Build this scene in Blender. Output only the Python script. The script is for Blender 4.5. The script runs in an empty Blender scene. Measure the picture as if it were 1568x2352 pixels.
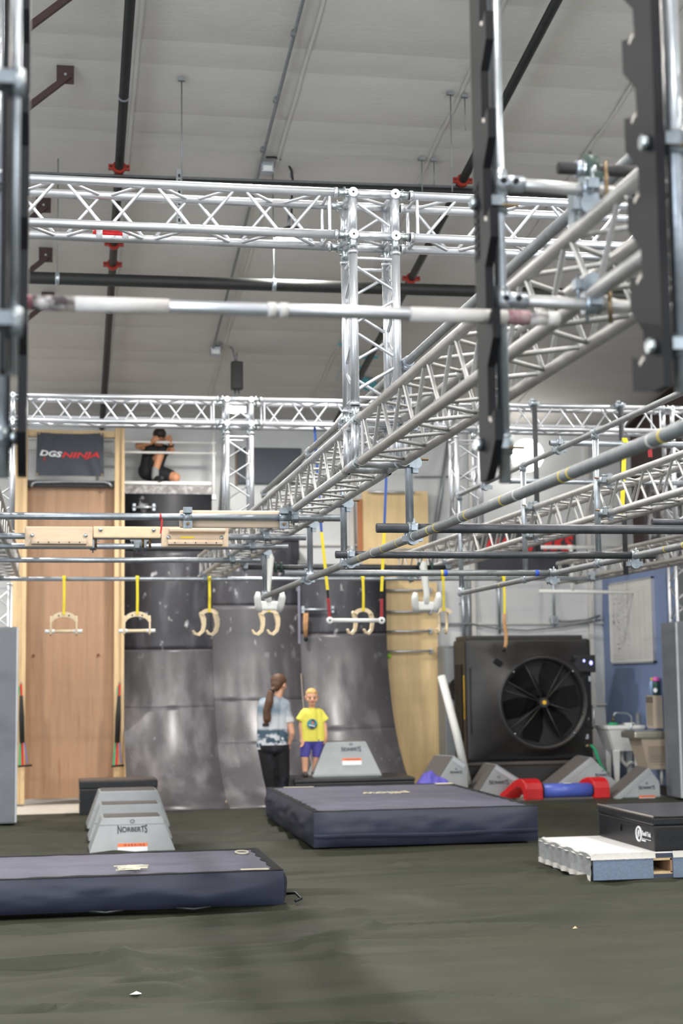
import bpy, bmesh, math, random
from mathutils import Vector, Matrix, Quaternion, noise
random.seed(7)
SC = bpy.context.scene
COL = SC.collection
PI = math.pi

# ------------------------------------------------------------------ camera
FPX, CX, CY, EYE = 3546.0, 784.0, 1176.0, 1.6
_yaw, _pit, _rol = map(math.radians, (10.4758, 6.0953, -0.70166))
CF = Vector((math.sin(_yaw)*math.cos(_pit), math.cos(_yaw)*math.cos(_pit), math.sin(_pit)))
_r = Vector((math.cos(_yaw), -math.sin(_yaw), 0)); _u = _r.cross(CF)
CR = _r*math.cos(_rol) + _u*math.sin(_rol); CU = -_r*math.sin(_rol) + _u*math.cos(_rol)
cd = bpy.data.cameras.new('camera'); cam = bpy.data.objects.new('camera', cd); COL.objects.link(cam)
m = Matrix((CR, CU, -CF)).transposed().to_4x4(); m.translation = (0, 0, EYE); cam.matrix_world = m
cd.sensor_fit = 'VERTICAL'; cd.sensor_height = 36.0; cd.sensor_width = 24.0; cd.lens = FPX/2352*36
cd.clip_start = .05; cd.clip_end = 200
cd.dof.use_dof = True; cd.dof.focus_distance = 8.9; cd.dof.aperture_fstop = 2.4
SC.camera = cam

# ------------------------------------------------------------------ world, lamps, exposure
w = bpy.data.worlds.new('daylight'); SC.world = w; w.use_nodes = True
w.node_tree.nodes['Background'].inputs[0].default_value = (.93, .965, 1, 1)
w.node_tree.nodes['Background'].inputs[1].default_value = .70
LAMP_W, DOOR_W = 170, 270
def area(name, loc, aim, sx, sy, watts, col, shape='RECTANGLE'):
    d = bpy.data.lights.new(name, 'AREA'); d.shape = shape; d.size = sx
    if shape in ('RECTANGLE', 'ELLIPSE'): d.size_y = sy
    d.energy = watts; d.color = col
    o = bpy.data.objects.new(name, d); COL.objects.link(o); o.location = loc
    o.rotation_euler = (Vector(aim)-Vector(loc)).to_track_quat('-Z', 'Y').to_euler(); return o
# daylight through the open roll-up doors behind and to the left of the camera
area('door_daylight', (-6.5, -2.5, 2.6), (2.5, 12, 2.8), 6, 4.4, DOOR_W*3.0, (.80, .89, 1))
area('door_daylight', (5.5, -5.5, 2.6), (3.5, 12, 2.2), 5, 4.2, DOOR_W*1.6, (.9, .95, 1))
SC.view_settings.view_transform = 'Standard'; SC.view_settings.look = 'None'
SC.view_settings.exposure = 0.0; SC.view_settings.gamma = 1.0; SC.view_settings.use_curve_mapping = False

# ------------------------------------------------------------------ helpers
def at(x, y, X=None, Y=None, Z=None):
    d = CR*((x-CX)/FPX) + CU*((CY-y)/FPX) + CF
    t = Y/d.y if Y is not None else X/d.x if X is not None else (Z-EYE)/d.z
    return Vector((0, 0, EYE)) + d*t
def lin(r, g, b):
    f = lambda c: (c/255/12.92) if c <= 10 else ((c/255+.055)/1.055)**2.4
    return (f(r), f(g), f(b), 1)
MATS = {}
def M(name, rgb=(128,128,128), rough=.5, metal=0., var=.0, vs=4., bump=0., bs=60., stretch=(1,1,1), coat=0., emit=None, es=1., spec=.5, rgb2=None, band=None, sheen=0., alpha=None, trans=0.):
    if name in MATS: return MATS[name]
    mt = bpy.data.materials.new(name); mt.use_nodes = True; MATS[name] = mt
    nt = mt.node_tree; N = nt.nodes; L = nt.links; b = N['Principled BSDF']
    c = lin(*rgb); b.inputs['Base Color'].default_value = c
    b.inputs['Roughness'].default_value = rough; b.inputs['Metallic'].default_value = metal
    b.inputs['Specular IOR Level'].default_value = spec
    b.inputs['Coat Weight'].default_value = coat; b.inputs['Coat Roughness'].default_value = .25
    if sheen: b.inputs['Sheen Weight'].default_value = sheen; b.inputs['Sheen Roughness'].default_value = .4
    if trans: b.inputs['Transmission Weight'].default_value = trans
    if emit:
        b.inputs['Emission Color'].default_value = lin(*emit); b.inputs['Emission Strength'].default_value = es
    tc = N.new('ShaderNodeTexCoord'); mp = N.new('ShaderNodeMapping'); mp.inputs['Scale'].default_value = stretch
    L.new(tc.outputs['Object'], mp.inputs['Vector'])
    if var or rgb2:
        n = N.new('ShaderNodeTexNoise'); n.inputs['Scale'].default_value = vs; n.inputs['Detail'].default_value = 6; n.inputs['Roughness'].default_value = .62
        L.new(mp.outputs[0], n.inputs['Vector'])
        cr = N.new('ShaderNodeValToRGB'); L.new(n.outputs['Fac'], cr.inputs['Fac'])
        lo, hi = band or (.3, .7)
        cr.color_ramp.elements[0].position = lo; cr.color_ramp.elements[1].position = hi
        if rgb2: cr.color_ramp.elements[0].color = c; cr.color_ramp.elements[1].color = lin(*rgb2)
        else:
            cr.color_ramp.elements[0].color = (*[k*(1-var) for k in c[:3]], 1); cr.color_ramp.elements[1].color = (*[min(1, k*(1+var)) for k in c[:3]], 1)
        L.new(cr.outputs['Color'], b.inputs['Base Color'])
    if bump:
        n2 = N.new('ShaderNodeTexNoise'); n2.inputs['Scale'].default_value = bs; n2.inputs['Detail'].default_value = 4
        L.new(mp.outputs[0], n2.inputs['Vector'])
        bp = N.new('ShaderNodeBump'); bp.inputs['Strength'].default_value = min(1, bump); bp.inputs['Distance'].default_value = .01
        L.new(n2.outputs['Fac'], bp.inputs['Height']); L.new(bp.outputs['Normal'], b.inputs['Normal'])
    return mt
def overlay(mt, rgb, vs, lo, hi, stretch=(1,1,1), zrange=None, detail=5, axis='Z', amount=1.):
    """stains / print over the base colour of a material: a thresholded noise, optionally limited to a span of object z"""
    nt = mt.node_tree; N = nt.nodes; L = nt.links; b = N['Principled BSDF']
    mp = N.new('ShaderNodeMapping'); mp.inputs['Scale'].default_value = stretch; tc = N.new('ShaderNodeTexCoord'); L.new(tc.outputs['Object'], mp.inputs['Vector'])
    n = N.new('ShaderNodeTexNoise'); n.inputs['Scale'].default_value = vs; n.inputs['Detail'].default_value = detail; L.new(mp.outputs[0], n.inputs['Vector'])
    mr = N.new('ShaderNodeMapRange'); mr.inputs[1].default_value = lo; mr.inputs[2].default_value = hi; mr.inputs[4].default_value = amount; L.new(n.outputs['Fac'], mr.inputs[0])
    fac = mr.outputs[0]
    if zrange:
        sp = N.new('ShaderNodeSeparateXYZ'); L.new(tc.outputs['Object'], sp.inputs[0])
        for a, c_, up in ((zrange[0], zrange[1], True), (zrange[2], zrange[3], False)):
            q = N.new('ShaderNodeMapRange'); q.inputs[1].default_value = a; q.inputs[2].default_value = c_
            q.inputs[3].default_value = 0 if up else 1; q.inputs[4].default_value = 1 if up else 0; L.new(sp.outputs[axis], q.inputs[0])
            mu = N.new('ShaderNodeMath'); mu.operation = 'MULTIPLY'; L.new(fac, mu.inputs[0]); L.new(q.outputs[0], mu.inputs[1]); fac = mu.outputs[0]
    mx = N.new('ShaderNodeMix'); mx.data_type = 'RGBA'; L.new(fac, mx.inputs[0])
    src = b.inputs['Base Color'].links[0].from_socket if b.inputs['Base Color'].links else None
    if src: L.new(src, mx.inputs[6])
    else: mx.inputs[6].default_value = b.inputs['Base Color'].default_value
    mx.inputs[7].default_value = lin(*rgb); L.new(mx.outputs[2], b.inputs['Base Color']); return mt

def tri(poly):
    bm = bmesh.new(); vs = [bm.verts.new((0, a, b)) for a, b in poly]; f = bm.faces.new(vs); bm.normal_update()
    bmesh.ops.triangulate(bm, faces=[f], ngon_method='EAR_CLIP'); bm.verts.index_update(); out = [tuple(v.index for v in q.verts) for q in bm.faces]; bm.free(); return out
class MB:
    def __init__(s): s.v = []; s.f = []; s.sm = []
    def add(s, vs, fs, smooth=False):
        o = len(s.v); s.v += [tuple(v) for v in vs]
        for f in fs: s.f.append(tuple(i+o for i in f)); s.sm.append(smooth)
        return s
    def box(s, c, d, rot=None, bev=0):
        c = Vector(c); hx, hy, hz = d[0]/2, d[1]/2, d[2]/2
        if bev:
            bm = bmesh.new(); bmesh.ops.create_cube(bm, size=1)
            for v in bm.verts: v.co = Vector((v.co.x*d[0], v.co.y*d[1], v.co.z*d[2]))
            bmesh.ops.bevel(bm, geom=bm.edges[:], offset=bev, segments=2, profile=.6, affect='EDGES')
            bm.verts.index_update(); vs = [v.co.copy() for v in bm.verts]; fs = [[v.index for v in f.verts] for f in bm.faces]; bm.free()
            if rot: vs = [rot @ v for v in vs]
            return s.add([c+v for v in vs], fs)
        vs = [Vector((x, y, z)) for x in (-hx, hx) for y in (-hy, hy) for z in (-hz, hz)]
        if rot: vs = [rot @ v for v in vs]
        return s.add([c+v for v in vs], [(0,1,3,2),(4,6,7,5),(0,4,5,1),(2,3,7,6),(0,2,6,4),(1,5,7,3)])
    def bb(s, a, b, bev=0):
        return s.box([(a[i]+b[i])/2 for i in range(3)], [abs(b[i]-a[i]) for i in range(3)], bev=bev)
    def cyl(s, p, q, r, n=14, r1=None, caps=True, smooth=True):
        p = Vector(p); q = Vector(q); r1 = r if r1 is None else r1; d = (q-p).normalized()
        a = d.orthogonal().normalized(); b = d.cross(a); vs = []
        for P, R in ((p, r), (q, r1)):
            for i in range(n):
                t = 2*PI*i/n; vs.append(P+(a*math.cos(t)+b*math.sin(t))*R)
        s.add(vs, [(i, (i+1)%n, n+(i+1)%n, n+i) for i in range(n)], smooth)
        if caps:
            s.add(vs, [tuple(range(n-1, -1, -1)), tuple(range(n, 2*n))])
        return s
    def tube(s, pts, r, n=10, closed=False, caps=True, rs=None):
        pts = [Vector(p) for p in pts]; k = len(pts); vs = []; a = None
        for i, p in enumerate(pts):
            t = (pts[(i+1) % k]-pts[i-1]) if closed else (pts[min(i+1, k-1)]-pts[max(i-1, 0)])
            t.normalize()
            if a is None: a = t.orthogonal().normalized()
            a = (a-t*a.dot(t)); a = a.normalized() if a.length > 1e-6 else t.orthogonal().normalized(); b = t.cross(a)
            R = rs[i] if rs else r
            for j in range(n): th = 2*PI*j/n; vs.append(p+(a*math.cos(th)+b*math.sin(th))*R)
        fs = []
        for i in range(k if closed else k-1):
            i2 = (i+1) % k
            for j in range(n): fs.append((i*n+j, i*n+(j+1) % n, i2*n+(j+1) % n, i2*n+j))
        s.add(vs, fs, True)
        if caps and not closed: s.add(vs, [tuple(range(n-1, -1, -1)), tuple(range((k-1)*n, k*n))])
        return s
    def ribbon(s, pts, wv, th):
        """flat strap along pts, width vector wv, thickness th"""
        pts = [Vector(p) for p in pts]; wv = Vector(wv); vs = []
        for i, p in enumerate(pts):
            t = (pts[min(i+1, len(pts)-1)]-pts[max(i-1, 0)]).normalized(); nn = t.cross(wv).normalized()*th/2
            vs += [p-wv/2-nn, p+wv/2-nn, p+wv/2+nn, p-wv/2+nn]
        fs = []
        for i in range(len(pts)-1):
            for j in range(4): fs.append((i*4+j, i*4+(j+1) % 4, i*4+4+(j+1) % 4, i*4+4+j))
        fs += [(3,2,1,0), tuple(len(vs)-4+j for j in range(4))]
        return s.add(vs, fs)
    def prism(s, poly, fn, t0, t1):
        n = len(poly); vs = [fn(a, b, t0) for a, b in poly]+[fn(a, b, t1) for a, b in poly]
        t_ = tri(poly) if n > 4 else [tuple(range(n))]; s.add(vs, t_+[tuple(i+n for i in f[::-1]) for f in t_]+[(i, i+n, (i+1) % n+n, (i+1) % n) for i in range(n)]); return s
    def sph(s, c, r, seg=14, rings=9):
        c = Vector(c); r = Vector((r, r, r)) if not hasattr(r, '__len__') else Vector(r); vs = [c+Vector((0, 0, r.z))]
        for i in range(1, rings):
            ph = PI*i/rings
            for j in range(seg): th = 2*PI*j/seg; vs.append(c+Vector((r.x*math.sin(ph)*math.cos(th), r.y*math.sin(ph)*math.sin(th), r.z*math.cos(ph))))
        vs.append(c-Vector((0, 0, r.z))); last = len(vs)-1; fs = []
        for j in range(seg):
            fs.append((0, 1+j, 1+(j+1) % seg)); fs.append((last, last-seg+(j+1) % seg, last-seg+j))
            for i in range(rings-2): a = 1+i*seg; fs.append((a+j, a+seg+j, a+seg+(j+1) % seg, a+(j+1) % seg))
        return s.add(vs, fs, True)
    def lathe(s, prof, o, d, n=24):
        o = Vector(o); d = Vector(d).normalized(); a = d.orthogonal().normalized(); b = d.cross(a); vs = []; k = len(prof)
        for r, z in prof:
            for j in range(n): th = 2*PI*j/n; vs.append(o+d*z+(a*math.cos(th)+b*math.sin(th))*max(r, 1e-4))
        fs = [(i*n+j, i*n+(j+1) % n, (i+1)*n+(j+1) % n, (i+1)*n+j) for i in range(k-1) for j in range(n)]
        s.add(vs, fs, True); return s
    def grid(s, fn, nu, nv, smooth=True, flip=False):
        vs = [fn(i/nu, j/nv) for j in range(nv+1) for i in range(nu+1)]; W = nu+1
        fs = [(j*W+i, j*W+i+1, (j+1)*W+i+1, (j+1)*W+i) for j in range(nv) for i in range(nu)]
        if flip: fs = [f[::-1] for f in fs]
        return s.add(vs, fs, smooth)
    def mesh(s, name, mat):
        me = bpy.data.meshes.new(name); me.from_pydata(s.v, [], s.f); me.polygons.foreach_set('use_smooth', s.sm)
        if mat: me.materials.append(mat)
        me.update(); return me
def fixn(me):
    bm = bmesh.new(); bm.from_mesh(me); bmesh.ops.remove_doubles(bm, verts=bm.verts[:], dist=1e-5)
    bmesh.ops.recalc_face_normals(bm, faces=bm.faces[:]); bm.to_mesh(me); bm.free()
def mkobj(name, data, parent=None, world=True):
    o = bpy.data.objects.new(name, data); COL.objects.link(o)
    if parent is not None:
        o.parent = parent
        if world:
            off = Vector(parent.location); p = parent.parent
            while p is not None: off = off+Vector(p.location); p = p.parent
            o.location = -off
    return o
def part(mb, name, mat, parent, world=True, label=None, fix=True):
    me = mb.mesh(name, mat)
    if fix: fixn(me)
    o = mkobj(name, me, parent, world)
    if label: o['label'] = label
    return o
def sub(mb, name, mat, parent, label=None):
    """part of a part whose own local frame is offset: keep world coordinates"""
    me = mb.mesh(name, mat); fixn(me); o = bpy.data.objects.new(name, me); COL.objects.link(o); o.parent = parent
    if label: o['label'] = label
    return o
def tag(o, label, cat, group=None, kind=None):
    o['label'] = label; o['category'] = cat
    if group: o['group'] = group
    if kind: o['kind'] = kind
    return o
def thing(name, label, cat, loc=(0,0,0), rz=0, group=None):
    o = bpy.data.objects.new(name, None); COL.objects.link(o); o.location = loc; o.rotation_euler = (0, 0, rz); o.empty_display_size = .1
    return tag(o, label, cat, group)
def one(mb, name, mat, label, cat, group=None):
    """a thing that is one mesh, its origin put at its base"""
    me = mb.mesh(name, mat); fixn(me)
    xs = [v.co for v in me.vertices]; c = Vector(((min(v.x for v in xs)+max(v.x for v in xs))/2, (min(v.y for v in xs)+max(v.y for v in xs))/2, min(v.z for v in xs)))
    me.transform(Matrix.Translation(-c)); o = mkobj(name, me); o.location = c
    return tag(o, label, cat, group)
def struct(mb, name, mat, label, cat):
    o = mkobj(name, mb.mesh(name, mat)); fixn(o.data); return tag(o, label, cat, kind='structure')
def text_vf(s, size=1., shear=0., ext=.0015, bold=0.):
    c = bpy.data.curves.new('t', 'FONT'); c.body = s; c.size = size; c.shear = shear; c.extrude = ext; c.align_x = 'CENTER'; c.align_y = 'CENTER'; c.offset = bold; c.resolution_u = 4
    o = bpy.data.objects.new('t', c); COL.objects.link(o); dg = bpy.context.evaluated_depsgraph_get()
    me = bpy.data.meshes.new_from_object(o.evaluated_get(dg)); vs = [v.co.copy() for v in me.vertices]; fs = [tuple(p.vertices) for p in me.polygons]
    bpy.data.objects.remove(o); bpy.data.curves.remove(c); bpy.data.meshes.remove(me); return vs, fs
def lettering(s, fn, mat, parent, size=1., shear=0., warp=None, wide=None, bold=0., name='lettering'):
    vs, fs = text_vf(s, size, shear, bold=bold)
    if wide:
        x0 = min(v.x for v in vs); x1 = max(v.x for v in vs); k = wide/(x1-x0)
        for v in vs: v.x = (v.x-(x0+x1)/2)*k
    if warp: vs = [warp(v) for v in vs]
    mb = MB(); mb.add([fn(v.x, v.y, v.z) for v in vs], fs)
    return part(mb, name, mat, parent, fix=False)

# ------------------------------------------------------------------ materials
ALU = M('truss_aluminium', (208,210,214), .36, .75, var=.1, vs=7, bump=.05, bs=90)
ALUG = M('truss_aluminium_weathered', (186,185,183), .44, .65, var=.14, vs=9, bump=.08, bs=70)
GALV = M('galvanised_pipe', (174,181,188), .34, .75, var=.16, vs=16, bump=.06, bs=120)
GALVD = M('dull_galvanised_pipe', (142,146,148), .48, .6, var=.15, vs=14, bump=.06)
STEELB = M('dark_grip_pipe', (78,80,84), .42, .5, var=.2, vs=20, bump=.08, bs=200)
CLAMP = M('zinc_clamp', (150,158,164), .4, .75, var=.2, vs=25)
BOLT = M('brass_plated_bolt', (128,108,82), .4, .8)
CHROME = M('bolt_zinc', (190,198,200), .28, .9)
BLACKP = M('black_plastic_board', (17,17,20), .55, 0, var=.12, vs=8, bump=.04, spec=.3)
BLACKPIPE = M('black_sprinkler_pipe', (40,42,40), .55, .2, var=.2, vs=6)
RED = M('red_coupling', (168,52,36), .5, .1, var=.15)
BROWN = M('brown_primer_steel', (66,48,44), .6, .1, var=.1)
VINYLC = M('white_vinyl_insulation', (206,203,198), .6, 0, var=.04, vs=1.1, bump=.4, bs=9, stretch=(1,2.2,1), spec=.25)
VINYLW = M('white_wall_vinyl', (206,208,208), .45, 0, var=.05, vs=1.5, bump=.5, bs=4.2, stretch=(.7,1,1.8), spec=.4)
TAPE = M('seam_tape', (204,201,196), .6)
BLUE = M('blue_wall_paint', (124,142,180), .55, 0, var=.05, vs=2)
CONC = M('pale_concrete', (196,190,180), .7, 0, var=.08, vs=3)
OLIVE = M('olive_floor_cover', (53,54,43), .62, 0, var=.2, vs=1.3, bump=.12, bs=160, stretch=(.7,1.6,1), spec=.26)
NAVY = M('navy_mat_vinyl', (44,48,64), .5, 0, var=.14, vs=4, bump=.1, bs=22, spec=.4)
NAVYT = M('pale_navy_mat_top', (98,98,114), .6, 0, var=.12, vs=3.5, bump=.15, bs=14, spec=.35)  # top panels get a paler navy than the sides
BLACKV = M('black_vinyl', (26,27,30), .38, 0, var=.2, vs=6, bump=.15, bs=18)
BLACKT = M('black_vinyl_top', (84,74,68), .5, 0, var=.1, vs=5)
VELCRO = M('black_velcro', (24,24,26), .9)
GREYV = M('grey_vinyl', (160,164,166), .42, 0, var=.07, vs=5, bump=.12, bs=16)
GREYD = M('dark_grey_carpet_tread', (98,93,90), .85, 0, var=.12, vs=40, bump=.2, bs=240)
PADG = M('blue_grey_pad_vinyl', (112,116,122), .5, 0, var=.08, vs=4, bump=.08, bs=30)
PADT = M('pale_pad_edge', (188,192,196), .5)
WHITE = M('white_plastic', (226,226,222), .4)
WHITEC = M('white_carpet_top', (226,223,222), .9, 0, var=.04, vs=60, bump=.2, bs=300)
BLUEC = M('blue_grey_carpet', (116,130,150), .95, 0, var=.2, vs=90, bump=.35, bs=260)
CANVAS = M('off_white_canvas', (206,202,196), .8, 0, var=.08, vs=12, bump=.2, bs=30)
PINE = M('pine_timber', (206,178,136), .6, 0, var=.12, vs=5, stretch=(6,6,.5), bump=.05)
PLY = M('brown_plywood', (160,126,98), .55, 0, var=.13, vs=3.2, stretch=(5,5,.35), bump=.04)
overlay(PLY, (120,82,58), 2.2, .60, .8, stretch=(9,9,.6), amount=.6)
BIRCH = M('birch_plywood', (222,194,144), .5, 0, var=.09, vs=3, stretch=(5,5,.5), bump=.03)
GRIPW = M('grip_beech', (220,200,166), .5, 0, var=.08, vs=9)
LEDGE = M('ledge_ply', (212,190,164), .45, 0, var=.08, vs=6, stretch=(.5,4,4))
LEDGED = M('ledge_ply_worn', (196,176,154), .55, 0, var=.12, vs=10)
RAMP = M('black_ramp_sheet', (84,82,85), .36, 0, var=.12, vs=2.2, stretch=(1,1,.5), spec=.5)
overlay(RAMP, (128,125,128), 1.7, .46, .72, stretch=(2.2,1,.7), zrange=(-.1,.2,1.5,2.2))
overlay(RAMP, (196,196,200), 5.5, .63, .72, stretch=(1.6,1,1), zrange=(1.8,2.4,4.4,4.6))
overlay(RAMP, (150,149,152), 9, .69, .78, stretch=(3,1,.8), zrange=(.1,.4,2.2,2.8))
RAMP2 = M('black_ramp_sheet_upper', (60,59,64), .4, 0, var=.15, vs=2.2, stretch=(1,1,.5), spec=.4)
overlay(RAMP2, (190,190,194), 5.5, .63, .72, stretch=(1.6,1,1)); overlay(RAMP2, (96,96,102), 2.5, .5, .75, stretch=(2,1,.6))
RAMP3 = M('black_ramp_sheet_top', (38,38,42), .45, 0, var=.12, vs=2.2, spec=.4)
overlay(RAMP3, (200,200,204), 3.2, .64, .72)
YELLOW = M('yellow_strap', (224,204,40), .6)
YTAPE = M('yellow_tape', (214,190,60), .5)
BTAPE = M('blue_tape', (40,80,190), .5)
BLUES = M('blue_strap', (40,78,150), .6)
REDS = M('dark_red_strap', (150,22,34), .5)
ROPE = M('tan_rope', (176,134,92), .9, 0, var=.2, vs=40, bump=.4, bs=120)
REDV = M('red_vinyl', (196,26,32), .3, 0, var=.08, vs=6, bump=.1, bs=18)
BLUEV = M('blue_vinyl', (82,100,190), .35, 0, var=.08)
PURPLE = M('purple_cloth', (92,84,176), .7, 0, var=.12, vs=8)
BLACK = M('black_moulded_plastic', (40,38,37), .42, 0, var=.08, vs=5, bump=.05, bs=80)
BLACK2 = M('deep_black', (14,14,15), .6)
LOGOY = M('logo_yellow', (226,178,30), .5)
INK = M('print_dark_blue', (44,50,66), .6)
ORANGE = M('label_orange', (240,120,66), .5)
LABELW = M('label_white', (232,233,236), .5)
REDP = M('print_red', (206,44,48), .6)
PRINTW = M('print_white', (226,226,228), .6)
CREAM = M('print_cream', (222,214,186), .8)
BANNER = M('banner_cloth', (62,66,74), .75, 0, var=.06, vs=3)
GRASSG = M('green_hose', (40,160,110), .45)
# ================================================================== the setting
def ceil_z(y): return 5.34 - .157*(y-22)
def floor_h(x, y):
    N_ = lambda a, b, c: noise.noise(Vector((a, b, c)))
    h = .018*math.sin(y*9+3.2*N_(x*.35, y*.9, 0)+.5*x)*max(0, N_(x*.22+5, y*.5, 2)+.3)
    h += .014*N_(x*.55, y*2.6, 7)
    wx = x+.5*N_(x*.6, y*.6, 40); wy_ = y+.18*N_(x*.5, y*.9, 41)
    for (fx_, fy_, c, wd, am, sk) in ((.22, 1.5, 3, .055, .026, .0), (.35, 2.1, 13, .05, .018, .12), (.5, 1.2, 23, .045, .020, -.25)):
        r = N_(wx*fx_+wy_*sk+c, wy_*fy_-wx*sk, c*1.7); mk = max(0, min(1, 2.2*N_(x*.45+c, y*.7, c+.5)+.55)); h += am*mk*math.exp(-(r/wd)**2)
    r3 = N_(x*.13+30, y*.75, 9); h -= .016*math.exp(-(r3/.012)**2)
    k_ = 1.9 if y < 10.5 else max(1.2, 1.9-.3*(y-10.5))
    return h*k_-.02*k_-.004
def build_floor():
    mb = MB(); x0, x1, y0, y1 = -5, 9.6, -3, 19.25
    ys = []; y = y0
    while y < y1: ys.append(y); y += .14 if y < 6.3 else .02 if y < 13 else .035
    ys.append(y1); nx = 230
    vs = []
    for yy in ys:
        e = min(1, (y1-yy)/.3)
        for i in range(nx+1):
            xx = x0+(x1-x0)*i/nx; vs.append((xx, yy+.02*math.sin(xx*3) if yy > y1-.01 else yy, floor_h(xx, yy)*e))
    W = nx+1; fs = [(j*W+i, j*W+i+1, (j+1)*W+i+1, (j+1)*W+i) for j in range(len(ys)-1) for i in range(nx)]
    n = len(vs); mb.add(vs, fs, True)
    return mb
struct(build_floor(), 'floor', OLIVE, 'dark olive fabric cover lying in soft folds over the padded floor', 'floor')
struct(MB().bb((-5, 19.1, -.2), (9.6, 22.2, -.03)), 'floor', CONC, 'pale bare concrete strip along the back of the hall', 'floor')
cw = struct(MB().bb((-3, 22.0, -.03), (9.6, 22.15, 5.3)), 'wall_back', VINYLW, 'pale back wall lined with quilted white vinyl', 'wall')
# vinyl lining of the back wall: sagging sheets between girts
gz = [0, 1.15, 2.35, 3.5, 4.55, 5.3]; gx = [-3, -1.2, .6, 2.4, 4.2, 6.0, 7.8, 9.6]
for a in range(len(gz)-1):
    for b in range(len(gx)-1):
        z0, z1, xx0, xx1 = gz[a], gz[a+1], gx[b], gx[b+1]
        def fn(u, v):
            s = math.sin(PI*v)*.05*(.7+.3*math.sin(PI*u))
            return Vector((xx0+(xx1-xx0)*u, 21.985-s-.012*noise.noise(Vector((u*4+b*3, v*6+a*5, 0))), z0+(z1-z0)*v))
        part(MB().grid(fn, 16, 12), 'vinyl_sheet', VINYLW, cw, fix=False)
for xx in gx[1:-1]: part(MB().bb((xx-.03, 21.90, 0), (xx+.03, 21.95, 5.3)), 'seam_strip', TAPE, cw)
for zz in (1.15, 2.35, 3.5): part(MB().bb((-3, 21.92, zz-.012), (9.6, 21.96, zz+.012)), 'seam_strip', TAPE, cw)
# ceiling: sagging insulation bays between purlins
cl = struct(MB().add([(-5, -3, ceil_z(-3)+.25), (9.6, -3, ceil_z(-3)+.25), (9.6, 22.1, ceil_z(22.1)+.25), (-5, 22.1, ceil_z(22.1)+.25), (-5, -3, ceil_z(-3)+.33), (9.6, -3, ceil_z(-3)+.33), (9.6, 22.1, ceil_z(22.1)+.33), (-5, 22.1, ceil_z(22.1)+.33)],
   [(0,1,2,3),(7,6,5,4),(0,4,5,1),(1,5,6,2),(2,6,7,3),(3,7,4,0)]), 'ceiling', VINYLC, 'sloping ceiling of white vinyl insulation sagging between purlins', 'ceiling')
y = 12.34-1.18*13; k = 0
while y < 22:
    for (a, b, sag) in ((y, y+.37, .004), (y+.37, y+1.18, .022)):
        a2, b2 = max(a, -3), min(b, 22.02)
        if b2-a2 < .05: continue
        def fn(u, v):
            X = -5+14.6*u; Y = a2+(b2-a2)*v
            wr = noise.noise(Vector((X*.8, Y*1.4, k)))*.010+noise.noise(Vector((X*2.4+Y*2.4, Y*3-X*1.6, k)))*.006
            return Vector((X, Y, ceil_z(Y)-sag*math.sin(PI*v)**.7-wr*math.sin(PI*v)))
        part(MB().grid(fn, 90 if a2 > 8 else 30, 6, flip=True), 'insulation_bay', VINYLC, cl, fix=False)
    y += 1.18; k += 1
for X in (-.85, .63, 2.05, 3.5, 5.0, 6.5):
    ys = [4+.118*i for i in range(153)]; vs = []
    for yy in ys:
        k2 = (yy-(12.34-1.18*13)) % 1.18; sg = .004*math.sin(PI*k2/.37)**.7 if k2 < .37 else .022*math.sin(PI*(k2-.37)/.81)**.7
        for dx, dz in ((-.014, .006), (.014, .006), (.014, .0), (-.014, .0)): vs.append((X+dx, yy, ceil_z(yy)-sg-dz-.008))
    fs = [(i*4+j, i*4+(j+1) % 4, i*4+4+(j+1) % 4, i*4+4+j) for i in range(len(ys)-1) for j in range(4)]
    part(MB().add(vs, fs), 'seam_tape', TAPE, cl)
# right side: blue partition and the wall above
struct(MB().bb((8.0, 19.5, -.03), (8.12, 22.0, 3.08)), 'wall_right', BLUE, 'blue painted partition wall at the right rear', 'wall')
struct(MB().bb((9.5, -3, -.03), (9.6, 22.1, 6.5)), 'wall_right', VINYLW, 'pale side wall above the blue partition', 'wall')
struct(MB().bb((7.975, 19.5, -.02), (7.998, 21.9, .1)), 'baseboard_right', BLACKV, 'black rubber baseboard under the blue wall', 'baseboard')
# teal overspray on the ceiling lining
def ceil_pt(px, py):
    d = CR*((px-CX)/FPX)+CU*((CY-py)/FPX)+CF; t = (ceil_z(0)-.07-EYE)/(d.z+.157*d.y); return Vector((0, 0, EYE))+d*t
TEAL = M('teal_spray', (92,188,204), .7, 0, var=.1)
for (a, b, wd) in (((770,880),(782,850),.10), ((783,845),(800,832),.05), ((822,822),(868,823),.06), ((820,846),(838,846),.06), ((822,878),(864,892),.20), ((775,793),(790,795),.03)):
    A = ceil_pt(*a); B = ceil_pt(*b); n = 9; top = []; bot = []
    for i in range(n+1):
        t = i/n; p = A.lerp(B, t); ww = wd*(.35+.65*math.sin(PI*min(1, max(0, t*.9+.05))))*(.8+.5*random.random())
        top.append((p.x, p.y+ww)); bot.append((p.x, p.y-ww))
    poly = top+bot[::-1]
    part(MB().prism(poly, lambda p, q, t: Vector((p, q, ceil_z(q)-.055-t)), 0, .004), 'paint_mark', TEAL, cl)

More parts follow.
